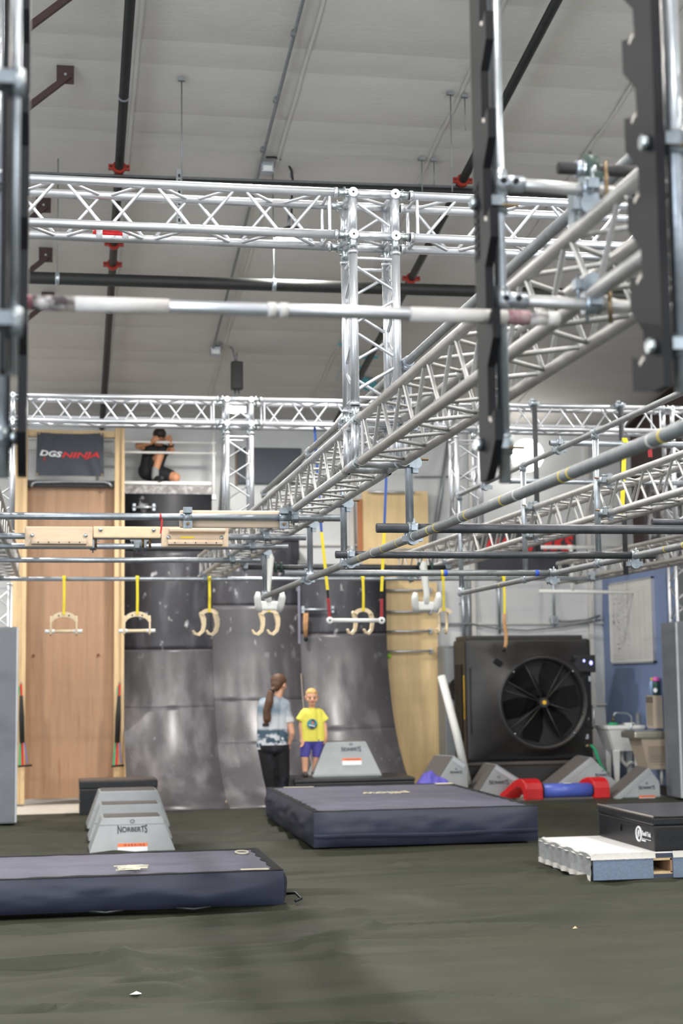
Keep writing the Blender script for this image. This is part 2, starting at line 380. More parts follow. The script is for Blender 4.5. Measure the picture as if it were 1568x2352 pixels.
# ------------------------------------------------------------------ steel frame and braces
t = thing('steel_rafter', 'dark brown steel rafter and column at the right rear corner', 'rafter', (8.5, 21.4, 0))
def web(X, pts): return MB().prism(pts, lambda a, b, q: Vector((X+q, a, b)), -.006, .006)
part(web(8.5, [(12, ceil_z(12)-.1), (21.9, ceil_z(21.9)-.1), (21.9, 0), (21.2, 0), (20.9, 4.1), (12, ceil_z(12)-.85)]), 'web', BROWN, t)
part(MB().prism([(12, ceil_z(12)-.87), (12, ceil_z(12)-.85), (20.9, 4.1), (21.2, 0), (21.17, 0), (20.87, 4.09)], lambda a, b, q: Vector((8.5+q, a, b)), -.12, .12), 'flange', BROWN, t)
part(MB().prism([(12, ceil_z(12)-.1), (21.9, ceil_z(21.9)-.1), (21.9, ceil_z(21.9)-.08), (12, ceil_z(12)-.08)], lambda a, b, q: Vector((8.5+q, a, b)), -.12, .12), 'flange', BROWN, t)
for i, (px, py, lab) in enumerate((((150), 165, 'brown flange brace nearest to the camera below the ceiling'), (118, 0, 'brown flange brace cut by the top edge of the photo'), (100, 465, 'brown flange brace seen between the chords of the near cross truss'),
        (105, 580, 'brown flange brace just above the black sprinkler main'), (110, 682, 'brown flange brace just above the salmon ladder bar'))):
    p = ceil_pt(px, py) if py else ceil_pt(200, -55); p.z = ceil_z(p.y)-.06
    t = thing('flange_brace', lab, 'brace', p)
    part(MB().box(p+Vector((0, 0, -.035)), (.145, .01, .16)), 'plate', BROWN, t)
    q = p+Vector((-1.0, -.03, -.95 if i != 4 else -.95)); part(MB().ribbon([p+Vector((.03, -.012, -.05)), q], (0, .05, 0), .05), 'strut', BROWN, t)
    part(MB().cyl(p+Vector((0, -.01, -.045)), p+Vector((0, -.04, -.045)), .012, 8), 'bolt', CHROME, t)

# ------------------------------------------------------------------ sprinkler pipes and conduit
def slope_pt(X, y, dz): return Vector((X, y, ceil_z(y)-dz))
def ring(mb, p, d, r, L, n=18): d = Vector(d).normalized(); return mb.cyl(Vector(p)-d*L/2, Vector(p)+d*L/2, r, n)
dirC = Vector((0, 1, -.157)).normalized()
for X, lab, ys, slp in ((.5, 'black sprinkler branch pipe running up the ceiling at the left', (14.17, 15.83, 16.35), .01), (3.8, 'black sprinkler branch pipe running up the ceiling at the right', (14.11, 16.44), .01)):
    t = thing('sprinkler_pipe', lab, 'pipe', slope_pt(X, 10, .2))
    part(MB().cyl(slope_pt(X-.01, 8, .2), slope_pt(X+.11, 21.9, .2), .042, 16), 'pipe', BLACKPIPE, t)
    for yy in ys:
        p = slope_pt(X+(yy-8)*.0086-.01, yy, .2)
        mb = MB(); ring(mb, p, dirC, .062, .05); mb.box(p+Vector((.075, 0, 0)), (.05, .04, .05)); mb.box(p-Vector((.075, 0, 0)), (.05, .04, .05))
        c = part(mb, 'coupling', RED, t)
        for s in (-1, 1): sub(MB().cyl(p+Vector((s*.078, -.035, 0)), p+Vector((s*.078, .035, 0)), .009, 8), 'coupling_bolt', BLACKPIPE, c)
    for yy in (12.9, 17.6): part(ring(MB(), slope_pt(X+(yy-8)*.0086-.01, yy, .2), dirC, .047, .025), 'pipe_clip', GALV, t)
A = at(40, 637, Y=14.4); B = at(1560, 683, Y=14.4)
t = thing('sprinkler_main', 'thick black sprinkler main crossing below the ceiling', 'pipe', A)
part(MB().cyl(A-(B-A)*.4, B+(B-A)*.35, .058, 20), 'pipe', BLACKPIPE, t)
for px in (125, 600, 1330):
    p = A+(B-A)*((px-40)/1520); part(ring(MB(), p, B-A, .062, .04), 'pipe_clip', GALV, t); part(MB().cyl(p, (p.x, p.y, ceil_z(p.y)-.03), .006, 8), 'hanger_rod', GALVD, t)
A = at(40, 408, Y=14.1); B = at(1560, 458, Y=14.1)
t = thing('sprinkler_main', 'slim black cross pipe close under the ceiling behind the near truss', 'pipe', A)
part(MB().cyl(A-(B-A)*.4, B+(B-A)*.35, .04, 18), 'pipe', BLACKPIPE, t)
part(MB().cyl(A-(B-A)*.4+Vector((0, .1, .06)), B+(B-A)*.35+Vector((0, .1, .06)), .035, 18), 'conduit', GALVD, t)
for i, (px, py, py2, lab) in enumerate(((417, 190, 425, 'thin hanging rod left of centre in front of the ceiling'), (1034, 222, 440, 'longest thin hanging rod beside the right sprinkler branch'), (1067, 228, 300, 'short thin rod holding the right sprinkler branch'),
        (968, 372, 440, 'short thin hanging rod left of the red coupling'), (996, 374, 425, 'thin hanging rod right beside the red coupling'))):
    p = ceil_pt(px, py); p.z = ceil_z(p.y)-.05; q = at(px-2, py2, Y=p.y)
    t = thing('hanger_rod', lab, 'rod', (p.x, p.y, q.z)); part(MB().cyl(p, (p.x, p.y, q.z), .006, 8), 'rod', GALVD, t); part(MB().box(p+Vector((0, 0, .01)), (.06, .04, .03)), 'beam_clip', GALVD, t)
p = at(411, 395, Y=13.2)
t = thing('strut_channel', 'slotted metal strut channel hanging behind the near cross truss', 'channel', (p.x, p.y, p.z-.45))
part(MB().bb(p+Vector((-.025, -.02, -.47)), p+Vector((.025, .02, .02))), 'channel', GALVD, t)
for i in range(9): part(MB().box(p+Vector((0, -.0205, -.44+i*.05)), (.02, .004, .03)), 'slot', BLACK2, t)
t = thing('ceiling_conduit', 'thin grey electrical conduit running up the ceiling with junction boxes', 'conduit', slope_pt(1.87, 10, .07))
part(MB().cyl(slope_pt(1.86, 8, .07), slope_pt(1.91, 19.1, .07), .016, 10), 'pipe', GALVD, t)
for yy in (12.0, 13.05, 13.95, 14.6): part(ring(MB(), slope_pt(1.868, yy, .07), dirC, .023, .05), 'conduit_coupling', GALVD, t)
for (yy, dx) in ((14.28, .06), (19.12, .05)):
    p = slope_pt(1.89+dx, yy, .09); b = part(MB().box(p, (.12, .16, .1), bev=.006), 'junction_box', GALV, t); sub(MB().box(p+Vector((0, -.083, -.02)), (.085, .008, .05)), 'box_cover', WHITE, b)
def highbay(X, Y, z, label, driver=True, cable=None, group=None):
    t = thing('high_bay_lamp', label, 'lamp', (X, Y, z), group=group)
    if driver: part(MB().box((X, Y, z+.42), (.15, .12, .36), bev=.015), 'driver_box', BLACK, t)
    part(MB().cyl((X, Y, z+.61), (X, Y, ceil_z(Y)-.03), .008, 8), 'stem', GALVD, t)
    part(MB().cyl((X-.03, Y, z+.1), (X-.02, Y, z+.24), .014, 8), 'bracket', GALVD, t); part(MB().cyl((X+.03, Y, z+.1), (X+.02, Y, z+.24), .014, 8), 'bracket', GALVD, t)
    part(MB().lathe([(0, .12), (.08, .11), (.17, .04), (.18, 0), (.165, 0)], (X, Y, z), (0, 0, 1)), 'reflector', BLACK, t)
    part(MB().sph((X, Y, z), (.16, .16, .06)), 'lens', M('lamp_lens', (255,255,255), .4, emit=(255,250,240), es=40.), t)
    if cable: part(MB().tube(cable, .011, 8), 'cable', BLACKPIPE if cable[0].y < 16 else GALVD, t)
    area('high_bay_light', (X, Y, z-.08), (X, Y, 0), .34, .34, LAMP_W, (1, .965, .91), 'DISK').parent = None
    return t
for (Y, px, py, cab, dr, lab) in ((14.45, 669, 549.5, ((612, 361), (630, 361), (648, 366), (662, 377), (670, 394), (672, 412), (670, 450), (669, 500)), False, 'high bay lamp glaring behind the near cross truss'),
        (19.3, 544, 938, ((495, 791), (510, 787), (524, 791), (534, 803), (539, 822), (540, 846)), True, 'high bay lamp with black driver box over the rear truss')):
    p = at(px, py, Y=Y); highbay(p.x, Y, p.z, lab, driver=dr, cable=[at(a_, b_, Y=Y-.04-.34*max(0, 1-k_/4.)) for k_, (a_, b_) in enumerate(cab)])
for X in (-2.6, 2.3, 7.2):
    for Y in (0.5, 5.0, 9.7, 14.4, 19.2):
        if X == 2.3 and Y > 12: continue
        if X == 7.2 and Y > 17: continue
        highbay(X, Y, ceil_z(Y)-.95, '%s high bay lamp of the %s row above the frame' % ({.5: 'first', 5.0: 'second', 9.7: 'third', 14.4: 'fourth', 19.2: 'fifth'}[Y], {-2.6: 'left', 2.3: 'centre', 7.2: 'right'}[X]), group='high bay lamps outside the view')
# big glowing globe lamp on the right rear wall
p = at(1210, 1046, Y=21.4)
t = thing('globe_lamp', 'large glowing white round lamp high on the right rear wall', 'lamp', p)
part(MB().sph(p, .24, 28, 16), 'globe', M('globe_glow', (255,255,255), .5, emit=(255,252,246), es=7.), t)
part(MB().cyl(p+Vector((0, .2, 0)), p+Vector((0, .56, 0)), .05, 12), 'arm', GALVD, t)

# ================================================================== trusses
_unit = MB().cyl((0, 0, 0), (0, 0, 1), .0095, 10).mesh('brace', ALU); _unitg = MB().cyl((0, 0, 0), (0, 0, 1), .0095, 10).mesh('brace', ALUG)
def rod(name, p, q, parent, me):
    o = bpy.data.objects.new(name, me); COL.objects.link(o); o.parent = parent
    p = Vector(p); q = Vector(q); d = q-p; o.location = p-Vector(parent.location); o.rotation_mode = 'QUATERNION'; o.rotation_quaternion = d.to_track_quat('Z', 'Y'); o.scale = (1, 1, d.length); return o
AX = {'X': Vector((1,0,0)), 'Y': Vector((0,1,0)), 'Z': Vector((0,0,1))}
def truss(label, p0, ax, L, a=.24, mat=ALU, half=.25, ph=0., ends=True, cr=.025, name='box_truss'):
    p0 = Vector(p0); d = AX[ax]; u, v = [AX[k] for k in 'XYZ' if k != ax]; u = u*a; v = v*a
    t = thing(name, label, 'truss', p0); me = _unit if mat is ALU else _unitg
    for i in (0, 1):
        for j in (0, 1):
            q = p0+u*i+v*j; c = part(MB().cyl(q, q+d*L, cr, 18), 'chord', mat, t)
            for e in (0, 1): sub(MB().cyl(q+d*(e*L-.02 if e else .0), q+d*(L if e else .02), cr*1.16, 18), 'collar', mat, c)
    n = max(2, round(L/half)); st = (L-.12)/n
    for (o, s) in ((Vector(), u), (v, u), (Vector(), v), (u, v)):
        off = 1 if o.length > 0 else 0
        for i in range(n):
            A = p0+o+d*(.06+i*st+.022); B = p0+o+d*(.06+(i+1)*st-.022)
            if (i+off+int(ph)) % 2: A = A+s
            else: B = B+s
            rod('brace', A, B, t, me)
        if ends:
            for e in (.045, L-.045): rod('brace', p0+o+d*e, p0+o+d*e+s, t, me)
    return t
def corner(label, p0, a=.24, mat=ALU, coup=()):
    p0 = Vector(p0); t = thing('truss_corner_block', label, 'truss corner', p0)
    for ax in 'XYZ':
        d = AX[ax]*a; u, v = [AX[k]*a for k in 'XYZ' if k != ax]
        for i in (0, 1):
            for j in (0, 1): q = p0+u*i+v*j; part(MB().cyl(q, q+d, .025, 18), 'tube', mat, t)
    for i in (0, 1):
        for k in (0, 1):
            q = p0+Vector((i*a, 0, k*a)); e = part(MB().cyl(q+Vector((0, -.031, 0)), q+Vector((0, .0, 0)), .0275, 20), 'end_cap', mat, t)
            sub(MB().cyl(q+Vector((0, -.033, 0)), q+Vector((0, -.029, 0)), .006, 8), 'cap_hole', BLACK2, e)
    rod('brace', p0+Vector((.03, 0, a-.06)), p0+Vector((a-.03, 0, .06)), t, _unit); rod('brace', p0+Vector((a-.03, a, a-.06)), p0+Vector((.03, a, .06)), t, _unit)
    rod('brace', p0+Vector((.03, .06, a)), p0+Vector((a-.03, a-.06, a)), t, _unit); rod('brace', p0+Vector((.03, .06, 0)), p0+Vector((a-.03, a-.06, 0)), t, _unit)
    for ax, s in coup:
        d = AX[ax]; u, v = [AX[k]*a for k in 'XYZ' if k != ax]
        for i in (0, 1):
            for j in (0, 1):
                q = p0+u*i+v*j+(d*a if s > 0 else Vector()); c = part(MB().cyl(q, q+d*s*.085, .0235, 16), 'coupler', CHROME, t)
                w_ = (u if abs(d.x) < .5 else v).normalized(); w_ = AX['Z'] if ax != 'Z' else AX['X']
                sub(MB().cyl(q+d*s*.045-w_*.034, q+d*s*.045+w_*.034, .008, 8), 'coupler_pin', CHROME, c)
    return t
GX, FY, FZ = 1.603, 8.217, 4.04
truss('near cross truss, the part left of the hanging column', (-1.75, FY, FZ), 'X', GX-.085+1.75)
corner('truss corner block at the centre of the near cross truss', (GX, FY, FZ), coup=(('X', -1), ('X', 1), ('Z', -1)))
truss('near cross truss, the part right of the hanging column', (GX+.24+.085, FY, FZ), 'X', 5.0)
truss('vertical truss column hanging from the near cross truss', (GX, FY, 3.08), 'Z', FZ-.085-3.08)
corner('truss corner block under the near column inside the long receding truss', (GX, FY, 2.762), .236, coup=(('Z', 1), ('Y', -1), ('Y', 1)))
MZ, MX = 2.762, 1.615
for i in (0, 1):
    for j in (0, 1): pass
truss('long receding truss, near part running out of the photo at right', (MX, -2.0, MZ), 'Y', FY-.085+2.0, .236, ALUG)
truss('long receding truss, far part from the near column to the back', (MX, FY+.236+.085, MZ), 'Y', 17.75-FY-.321, .236, ALUG)
RY, RZ = 14.915, 4.085
cs = [(-.67, 'at the left end'), (1.627, 'left of centre'), (3.945, 'right of centre'), (6.25, 'near the right edge')]
for i, (X, wd) in enumerate(cs):
    corner('truss corner block of the rear cross truss '+wd, (X, RY, RZ), coup=(('Z', -1),)+((('X', -1),) if i else ())+((('X', 1),)))
    if i in (1, 2): truss('rear vertical truss column '+wd, (X, RY, 3.06), 'Z', RZ-.085-3.06)
    if i == 3: truss('rear vertical truss column '+wd, (X, RY, 3.06), 'Z', RZ-.085-3.06)
    if i < 3: truss(('rear cross truss, part above the banner and the seated man', 'rear cross truss, middle part behind the near column', 'rear cross truss, part in front of the glowing globe lamp')[i], (X+.325, RY, RZ), 'X', cs[i+1][0]-X-.41)
truss('rear cross truss, part running out of the photo at right', (6.25+.325, RY, RZ), 'X', 2.0)
truss('rear vertical truss column at the left end', (-.67, RY, 3.0), 'Z', RZ-.085-3.0)
truss('receding truss at the left edge', (-.67, 8.0, MZ), 'Y', 9.85, .236, ALUG)
truss('second receding truss on the right', (3.945, 1.6, MZ), 'Y', 16.1, .236, ALUG)
truss('third receding truss near the right edge', (6.27, 6.0, MZ), 'Y', 12.8, .236, ALUG)
truss('floor truss column standing inside the left grey pad', (-.775, 18.2, 0), 'Z', 2.72)
truss('floor truss column standing inside the right grey pad', (7.935, 18.98, 0), 'Z', 4.3)
# ================================================================== pipes, clamps, grips
def clamp_me():
    mb = MB(); mb.cyl((-.026, 0, 0), (.026, 0, 0), .034, 16); mb.cyl((0, -.026, .058), (0, .026, .058), .034, 16); mb.box((0, 0, .03), (.05, .05, .04))
    for s in (-1, 1): mb.box((0, s*.04, .0), (.034, .03, .03)); mb.box((s*.04, 0, .058), (.03, .034, .03))
    mb.cyl((0, .042, -.05), (0, .042, .03), .006, 8); mb.cyl((0, .042, -.02), (0, .042, -.006), .011, 6); mb.cyl((-.042, 0, .0), (-.042, 0, .09), .006, 8)
    me = mb.mesh('clamp', CLAMP); fixn(me); return me
CL = clamp_me()
def clamp(p, parent, rot=(0, 0, 0)):
    o = bpy.data.objects.new('clamp', CL); COL.objects.link(o); o.parent = parent; o.location = Vector(p)-Vector(parent.location); o.rotation_euler = rot; return o
def bar(label, p, q, r, mat, clamps=(), rots=None, name='grip_bar', cat='bar', tapes=(), loc=None):
    p = Vector(p); q = Vector(q); t = thing(name, label, cat, loc or p)
    b = part(MB().cyl(p, q, r, 20), 'pipe', mat, t)
    d = (q-p).normalized()
    for e in (p, q): part(MB().cyl(e-d*.001, e+d*.001, r*.8, 16), 'pipe_end', BLACK2, t)
    for i, c in enumerate(clamps): clamp(c, t, rots[i] if rots else (0, 0, 0))
    for (s, w_, m_) in tapes: c = p+d*s; part(MB().cyl(c-d*w_/2, c+d*w_/2, r*1.03, 20), 'tape_band', m_, t)
    return t
R = .0245
zb = 2.70
def xbar(label, Y, x0, x1, mat=GALV, cl=(), r=R, z=zb, tapes=()):
    return bar(label, (x0, Y, z), (x1, Y, z), r, mat, [(c, Y, z) for c in cl], tapes=tapes)
REDTAPE = M('red_tape', (200,40,44), .5)
xbar('galvanised cross bar carrying the longest wooden ledge, nearest of the left bars', 10.52, -1.1, 1.98, cl=(MX,), tapes=((1.79, .012, REDTAPE),))
xbar('galvanised cross bar carrying three wooden ledges, second of the left bars', 12.0, -1.1, 1.93, cl=(MX, -.65))
xbar('galvanised cross bar just behind the three wooden ledges', 12.9, -.95, 1.92, cl=(MX, -.65))
xbar('bare galvanised cross bar below the wooden ledges', 14.4, -.72, 1.88, cl=(MX, -.65))
xbar('longest cross bar from which the wooden swing grips hang', 17.12, -.75, 6.2, cl=(MX, -.65, 3.96, 6.12), r=.0225)
PX = 1.9
posts = [(8.22, 'left'), (10.2, ''), (11.62, ''), (14.25, '')]
def tee(mb, p, d, r=.032, L=.07): d = Vector(d).normalized(); mb.cyl(Vector(p)-d*L/2, Vector(p)+d*L/2, r, 16)
for nm, X, zlo, zhi, Ys, wd in (('a', PX, 2.352, 3.33, (8.22, 10.2, 11.62, 14.25), ('nearest', 'second', 'third', 'farthest')), ('b', 3.87, 2.395, 3.36, (10.67, 12.46, 14.56), ('nearest', 'middle', 'farthest'))):
    side = 'long receding truss' if nm == 'a' else 'second receding truss'
    for Y, k in zip(Ys, wd):
        t = thing('support_post', k+' galvanised post clamped upright to the '+side, 'post', (X, Y, zlo))
        part(MB().cyl((X, Y, zlo), (X, Y, zhi), .0225, 18), 'pipe', GALV, t)
        for z in (zlo, zhi): mb = MB(); tee(mb, (X, Y, z), (0, 1, 0), .031, .1); mb.cyl((X, Y, z-.05 if z == zhi else z), (X, Y, z+.05 if z == zlo else z), .029, 16); part(mb, 'tee_fitting', GALV, t)
        for z in (MZ, MZ+.236): clamp((X+(-.03 if nm == 'a' else .03), Y-.03, z), t, (0, PI/2, 0)); part(MB().cyl((X-.03, Y-.04, z+.02), (X+.1, Y-.04, z+.02), .007, 8), 'clamp_bolt', BOLT, t)
yt = [(i*.41+.5, .012, YTAPE) for i in range(10)]
bar('low receding grip pipe with yellow tape marks, left of the pair', (PX, -2.0, 2.352), (PX, 14.27, 2.352), .0245, GALVD, tapes=[(s, .014, YTAPE if i % 3 else M('white_tape', (210,210,206), .6)) for i, s in enumerate(s_+4.6 for s_ in (1.5, 1.6, 2.0, 2.1, 2.9, 3.0, 3.6, 3.8, 4.4, 4.5, 5.0, 5.15, 5.5, 5.9, 6.3, 6.6, 7.0))])
bar('low receding grip pipe with yellow tape marks, right of the pair', (3.87, 2.0, 2.395), (3.87, 14.6, 2.395), .0235, GALVD, tapes=[(s+4, .014, YTAPE) for s in (2.0, 2.4, 3.1, 3.4, 7.2)])
bar('upper receding hand rail above the long receding truss', (PX, -2.0, 3.33), (PX, 14.3, 3.33), .0235, GALVD, cat='rail', name='hand_rail')
bar('upper receding hand rail above the second receding truss', (3.87, 1.8, 3.36), (3.87, 14.6, 3.36), .022, GALVD, cat='rail', name='hand_rail')
def dbar(label, Y, x0, x1, mat, z=2.40, cl=(), tapes=(), r=.0245): return bar(label, (x0, Y, z), (x1, Y, z), r, mat, [(c, Y, z) for c in cl], [(PI, 0, 0)]*len(cl), tapes=tapes)
dbar('near dark textured crossbar bridging the two low pipes', 8.16, 1.70, 6.3, STEELB, cl=(PX, 3.87), r=.026)
dbar('second dark textured crossbar bridging the two low pipes', 9.97, 1.80, 4.02, STEELB, cl=(PX, 3.87))
dbar('grey crossbar with blue and yellow tape bridging the low pipes', 11.75, 1.72, 4.0, GALVD, cl=(PX, 3.87), tapes=((1.245, .018, YTAPE), (1.275, .025, BTAPE), (2.02, .03, BTAPE)))
# two crossbars on the upper right rail
def ubar(label, px0, px1, py, Y, mat=GALV, cl=()):
    p = at(px0, py, Y=Y); q = at(px1, py+2, Y=Y); q.z = p.z; return bar(label, p, q, .023, mat, [(c, Y, p.z) for c in cl], [(PI, 0, 0)]*len(cl))
ubar('short galvanised crossbar on the upper right hand rail', 1262, 1640, 1017, 11.5, cl=(3.87,))
ubar('galvanised crossbar behind the thick low pipe at right', 1170, 1660, 1105, 13.6, cl=(3.87,))
ubar('dark crossbar clamped under the second receding truss at the right edge', 1497, 1700, 1199, 9.4, STEELB)
# vertical black padded bars hanging from the rear truss
for px, y0, y1, lab in ((1229, 935, 1265, 'black foam-wrapped upright bar hanging in front of the globe lamp'), (1427, 935, 1320, 'black foam-wrapped upright bar hanging near the yellow strap')):
    p = at(px-2, y0, Y=14.8); q = at(px, y1, Y=14.8); t = thing('padded_upright', lab, 'bar', (p.x, 14.8, q.z)); part(MB().cyl((p.x, 14.8, q.z), (p.x, 14.8, p.z), .026, 16), 'tube', M('black_foam_tube', (58,60,64), .7, var=.1), t); clamp((p.x, 14.87, 4.33), t, (PI/2, 0, 0))
# ------------------------------------------------------------------ wooden ledges
def ledge(label, px0, px1, py0, py1, Y, kind, mat):
    a = at(px0, py1, Y=Y); b = at(px1, py0, Y=Y); x0, x1, z0, z1 = a.x, b.x, a.z, b.z; L = x1-x0; H = z1-z0
    t = thing('wooden_ledge', label, 'ledge', ((x0+x1)/2, Y, z0))
    part(MB().bb((x0, Y-.022, z0), (x1, Y+.022, z1), bev=.012), 'board', mat, t)
    if kind in ('low', 'both'):
        part(MB().prism([(0, 0), (.045, .008), (.045, .024), (0, .05)], lambda p, q, s: Vector((x0+.05+s*(L-.1), Y-.022-p, z0+.012+q)), 0, 1), 'lip', LEDGED, t)
    if kind == 'both':
        part(MB().prism([(0, 0), (.045, .015), (.045, .03), (0, .045)], lambda p, q, s: Vector((x0+.06+s*(L-.09), Y-.022-p, z1-.055+q)), 0, 1), 'lip', LEDGED, t)
    zz = {'low': z0+H*.55, 'both': z0+H*.47, 'plain': z1-H*.3}[kind] if kind != 'groove' else z0+H*.4
    if kind != 'groove':
        for xx in (x0+.055, x1-.055): c = part(MB().lathe([(.0, -.012), (.014, -.01), (.016, 0), (.018, .004)], (xx, Y-.024, zz), (0, 1, 0), 14), 'bolt', CHROME, t)
    n = 5
    if kind in ('low', 'both'):
        for i in range(n): xx = x0+.1+(L-.2)*i/(n-1); part(MB().cyl((xx, Y-.07, z0+.03), (xx, Y-.06, z0+.03), .005, 8), 'screw_head', BLACKP, t)
    if kind == 'groove':
        part(MB().bb((x0+.01, Y-.03, z0+H*.42), (x1-.01, Y-.02, z0+H*.58)), 'groove', LEDGED, t)
        for xx in (x0+.05, x1-.05):
            mb = MB(); ring(mb, (xx, 10.52, zb), (1, 0, 0), .036, .06); mb.box((xx, 10.49, zb+.045), (.06, .03, .04)); mb.box((xx, 10.49, zb-.055), (.06, .03, .05)); cc = part(mb, 'clamp', CLAMP, t); sub(MB().cyl((xx, 10.44, zb-.05), (xx, 10.49, zb-.05), .011, 8), 'clamp_bolt', BOLT, cc)
    if kind == 'plain':
        for xx in (x0+.02, x0+.74*L, x1-.08): part(MB().cyl((xx, Y+.05, z0-.07), (xx, Y+.05, z0+.02), .01, 8), 'bolt', BOLT, t); clamp((xx, 12.9, zb), t)
    if kind == 'both': part(MB().box(((x0+x1)/2-.06, Y-.024, z0+H*.48), (.105, .004, .014)), 'yellow_mark', M('yellow_ink', (240,214,50), .6), t)
    return t
ledge('long wooden ledge behind the nearest left cross bar', 412, 664, 1174, 1212, 10.565, 'groove', LEDGE)
ledge('leftmost wooden ledge with a lip along its lower edge', 57, 213, 1210, 1256, 11.94, 'low', LEDGE)
ledge('smooth cream wooden ledge between two lipped ledges', 214, 369, 1210, 1236, 11.94, 'plain', GRIPW)
ledge('wooden ledge with two lips and a yellow mark', 370, 524, 1211, 1257, 11.94, 'both', LEDGE)
p = at(372, 1192, Y=10.5); one(MB().ribbon([p, p+Vector((-.003, 0, -.05)), p+Vector((-.01, 0, -.1))], (.012, 0, 0), .003), 'tape_streamer', REDTAPE, 'short red tape streamer hanging left of the long wooden ledge', 'tape')

# ------------------------------------------------------------------ swing grips
def band_poly(pts, wd):
    """outline of a band of varying half width along a 2-D path"""
    Lf = []; Rt = []
    for i, (x, y) in enumerate(pts):
        x0, y0 = pts[max(i-1, 0)]; x1, y1 = pts[min(i+1, len(pts)-1)]; dx, dy = x1-x0, y1-y0; l = math.hypot(dx, dy) or 1
        w_ = wd[i] if hasattr(wd, '__len__') else wd
        Lf.append((x-dy/l*w_, y+dx/l*w_)); Rt.append((x+dy/l*w_, y-dx/l*w_))
    return Lf+Rt[::-1]
def strips(mb, pts, wd, fn, th):
    for i in range(len(pts)-1):
        q = band_poly(pts[i:i+2], wd[i:i+2] if hasattr(wd, '__len__') else wd)
    poly = band_poly(pts, wd); n = len(poly); h = n//2
    vs = [fn(a, b, -th/2) for a, b in poly]+[fn(a, b, th/2) for a, b in poly]; fs = []
    for i in range(h-1):
        a, b, c, d = i, i+1, n-2-i, n-1-i; fs += [(a, b, c, d), (d+n, c+n, b+n, a+n)]
    fs += [(i, i+n, (i+1) % n+n, (i+1) % n) for i in range(n)]
    return mb.add(vs, fs)
def strap(parent, x, Y, z0, z1, mat=YELLOW, w=.028, knot=True):
    part(MB().ribbon([(x, Y-.03, z0), (x+.002, Y-.032, (z0+z1)/2), (x, Y-.026, z1)], (w, .004, 0), .004), 'strap', mat, parent)
    part(MB().ribbon([(x, Y-.03, z0-.02), (x, Y-.034, z0+.012), (x, Y, z0+.034), (x, Y+.034, z0+.01), (x, Y+.03, z0-.02)], (w*1.3, 0, 0), .004), 'strap_loop', mat, parent)
def bar_grip(label, x, Y=17.12):
    zt = 2.345; k = .70; t = thing('bar_swing_grip', label, 'grip', (x, Y, 2.08)); strap(t, x, Y, zb, zt-.035)
    arc = [(.20*k*math.sin(a), (.14*math.cos(a)-.14)*k) for a in [(-80+160*i/12)*PI/180 for i in range(13)]]
    mb = MB(); strips(mb, arc, [(.024+.016*math.sin(PI*i/12))*k for i in range(13)], lambda a, b, s: Vector((x+a, Y+s, zt-.03+b)), .03); y_ = part(mb, 'yoke', GRIPW, t)
    for s in (-.055, .055): sub(MB().cyl((x+s, Y-.019, zt-.045), (x+s, Y+.019, zt-.045), .009, 10), 'yoke_hole', BLACKP, y_)
    hk = [(.0, .06), (.01, 0), (.02, -.08), (.02, -.16), (.0, -.215), (-.05, -.235), (-.085, -.21)]
    for s in (-1, 1):
        mb = MB(); strips(mb, hk, [.03, .034, .03, .028, .028, .024, .014], lambda a, b, q: Vector((x+s*.138+q, Y-a*.8*k, zt-.09+b*k*.95)), .018); part(mb, 'side_hook', GRIPW, t)
    part(MB().cyl((x-.195, Y+.012, zt-.215), (x+.195, Y+.012, zt-.215), .018, 16), 'bar', GRIPW, t)
    for s in (-1, 1): part(MB().cyl((x+s*.2, Y+.012, zt-.215), (x+s*.10, Y+.012, zt-.215), .021, 16), 'tape_wrap', WHITE, t)
    return t
def hook_grip(label, x, ang, Y=17.12, spread=.075):
    zt = 2.36; k = .78; t = thing('hook_swing_grip', label, 'grip', (x, Y, 2.08)); strap(t, x, Y, zb, zt-.03)
    arc = [(.085*math.sin(a), .055*math.cos(a)-.065) for a in [(-80+160*i/10)*PI/180 for i in range(11)]]
    mb = MB(); strips(mb, arc, .022, lambda a, b, s: Vector((x+a, Y+s, zt-.0+b)), .03); part(mb, 'yoke', GRIPW, t)
    hk = [(.0, .05), (.03, .02), (.055, -.05), (.06, -.13), (.04, -.215), (-.02, -.265), (-.08, -.25), (-.11, -.205)]; ca, sa = math.cos(ang), math.sin(ang)
    for s in (-1, 1):
        mb = MB(); strips(mb, hk, [w_*k for w_ in (.02, .045, .048, .036, .030, .027, .024, .014)], lambda a, b, q: Vector((x+s*spread+(a*k-.03)*ca-q*sa, Y+a*k*sa+q*ca, zt-.07+b*k)), .026); part(mb, 'hook', GRIPW, t)
    return t
bar_grip('wooden swing grip with taped bar in front of the brown plywood', .075)
bar_grip('wooden swing grip with taped bar in front of the pine post', .868)
hook_grip('pair of wooden hooks on the strap at the end of the long truss', 1.661, .35)
hook_grip('pair of wooden hooks half hidden by the left white prong arm', 2.329, .35, spread=.085)
hook_grip('pair of wooden hooks hanging behind the white trapeze bar', 3.397, .6, spread=.095)
hook_grip('rightmost pair of wooden hooks seen edge on by the rung board', 4.329, 1.15, spread=.045)
t = thing('hanging_rope', 'short tan rope on a yellow strap in front of the big fan', 'rope', (5.046, 17.12, 1.87)); strap(t, 5.046, 17.12, zb, 2.28)
part(MB().tube([(5.046, 17.1, 2.3), (5.043, 17.1, 2.2), (5.06, 17.1, 2.05), (5.055, 17.1, 1.95), (5.04, 17.1, 1.9)], .021, 10), 'rope', ROPE, t); part(MB().cyl((5.04, 17.1, 1.91), (5.02, 17.1, 1.865), .022, 10), 'rope_tip', BLACKP, t)
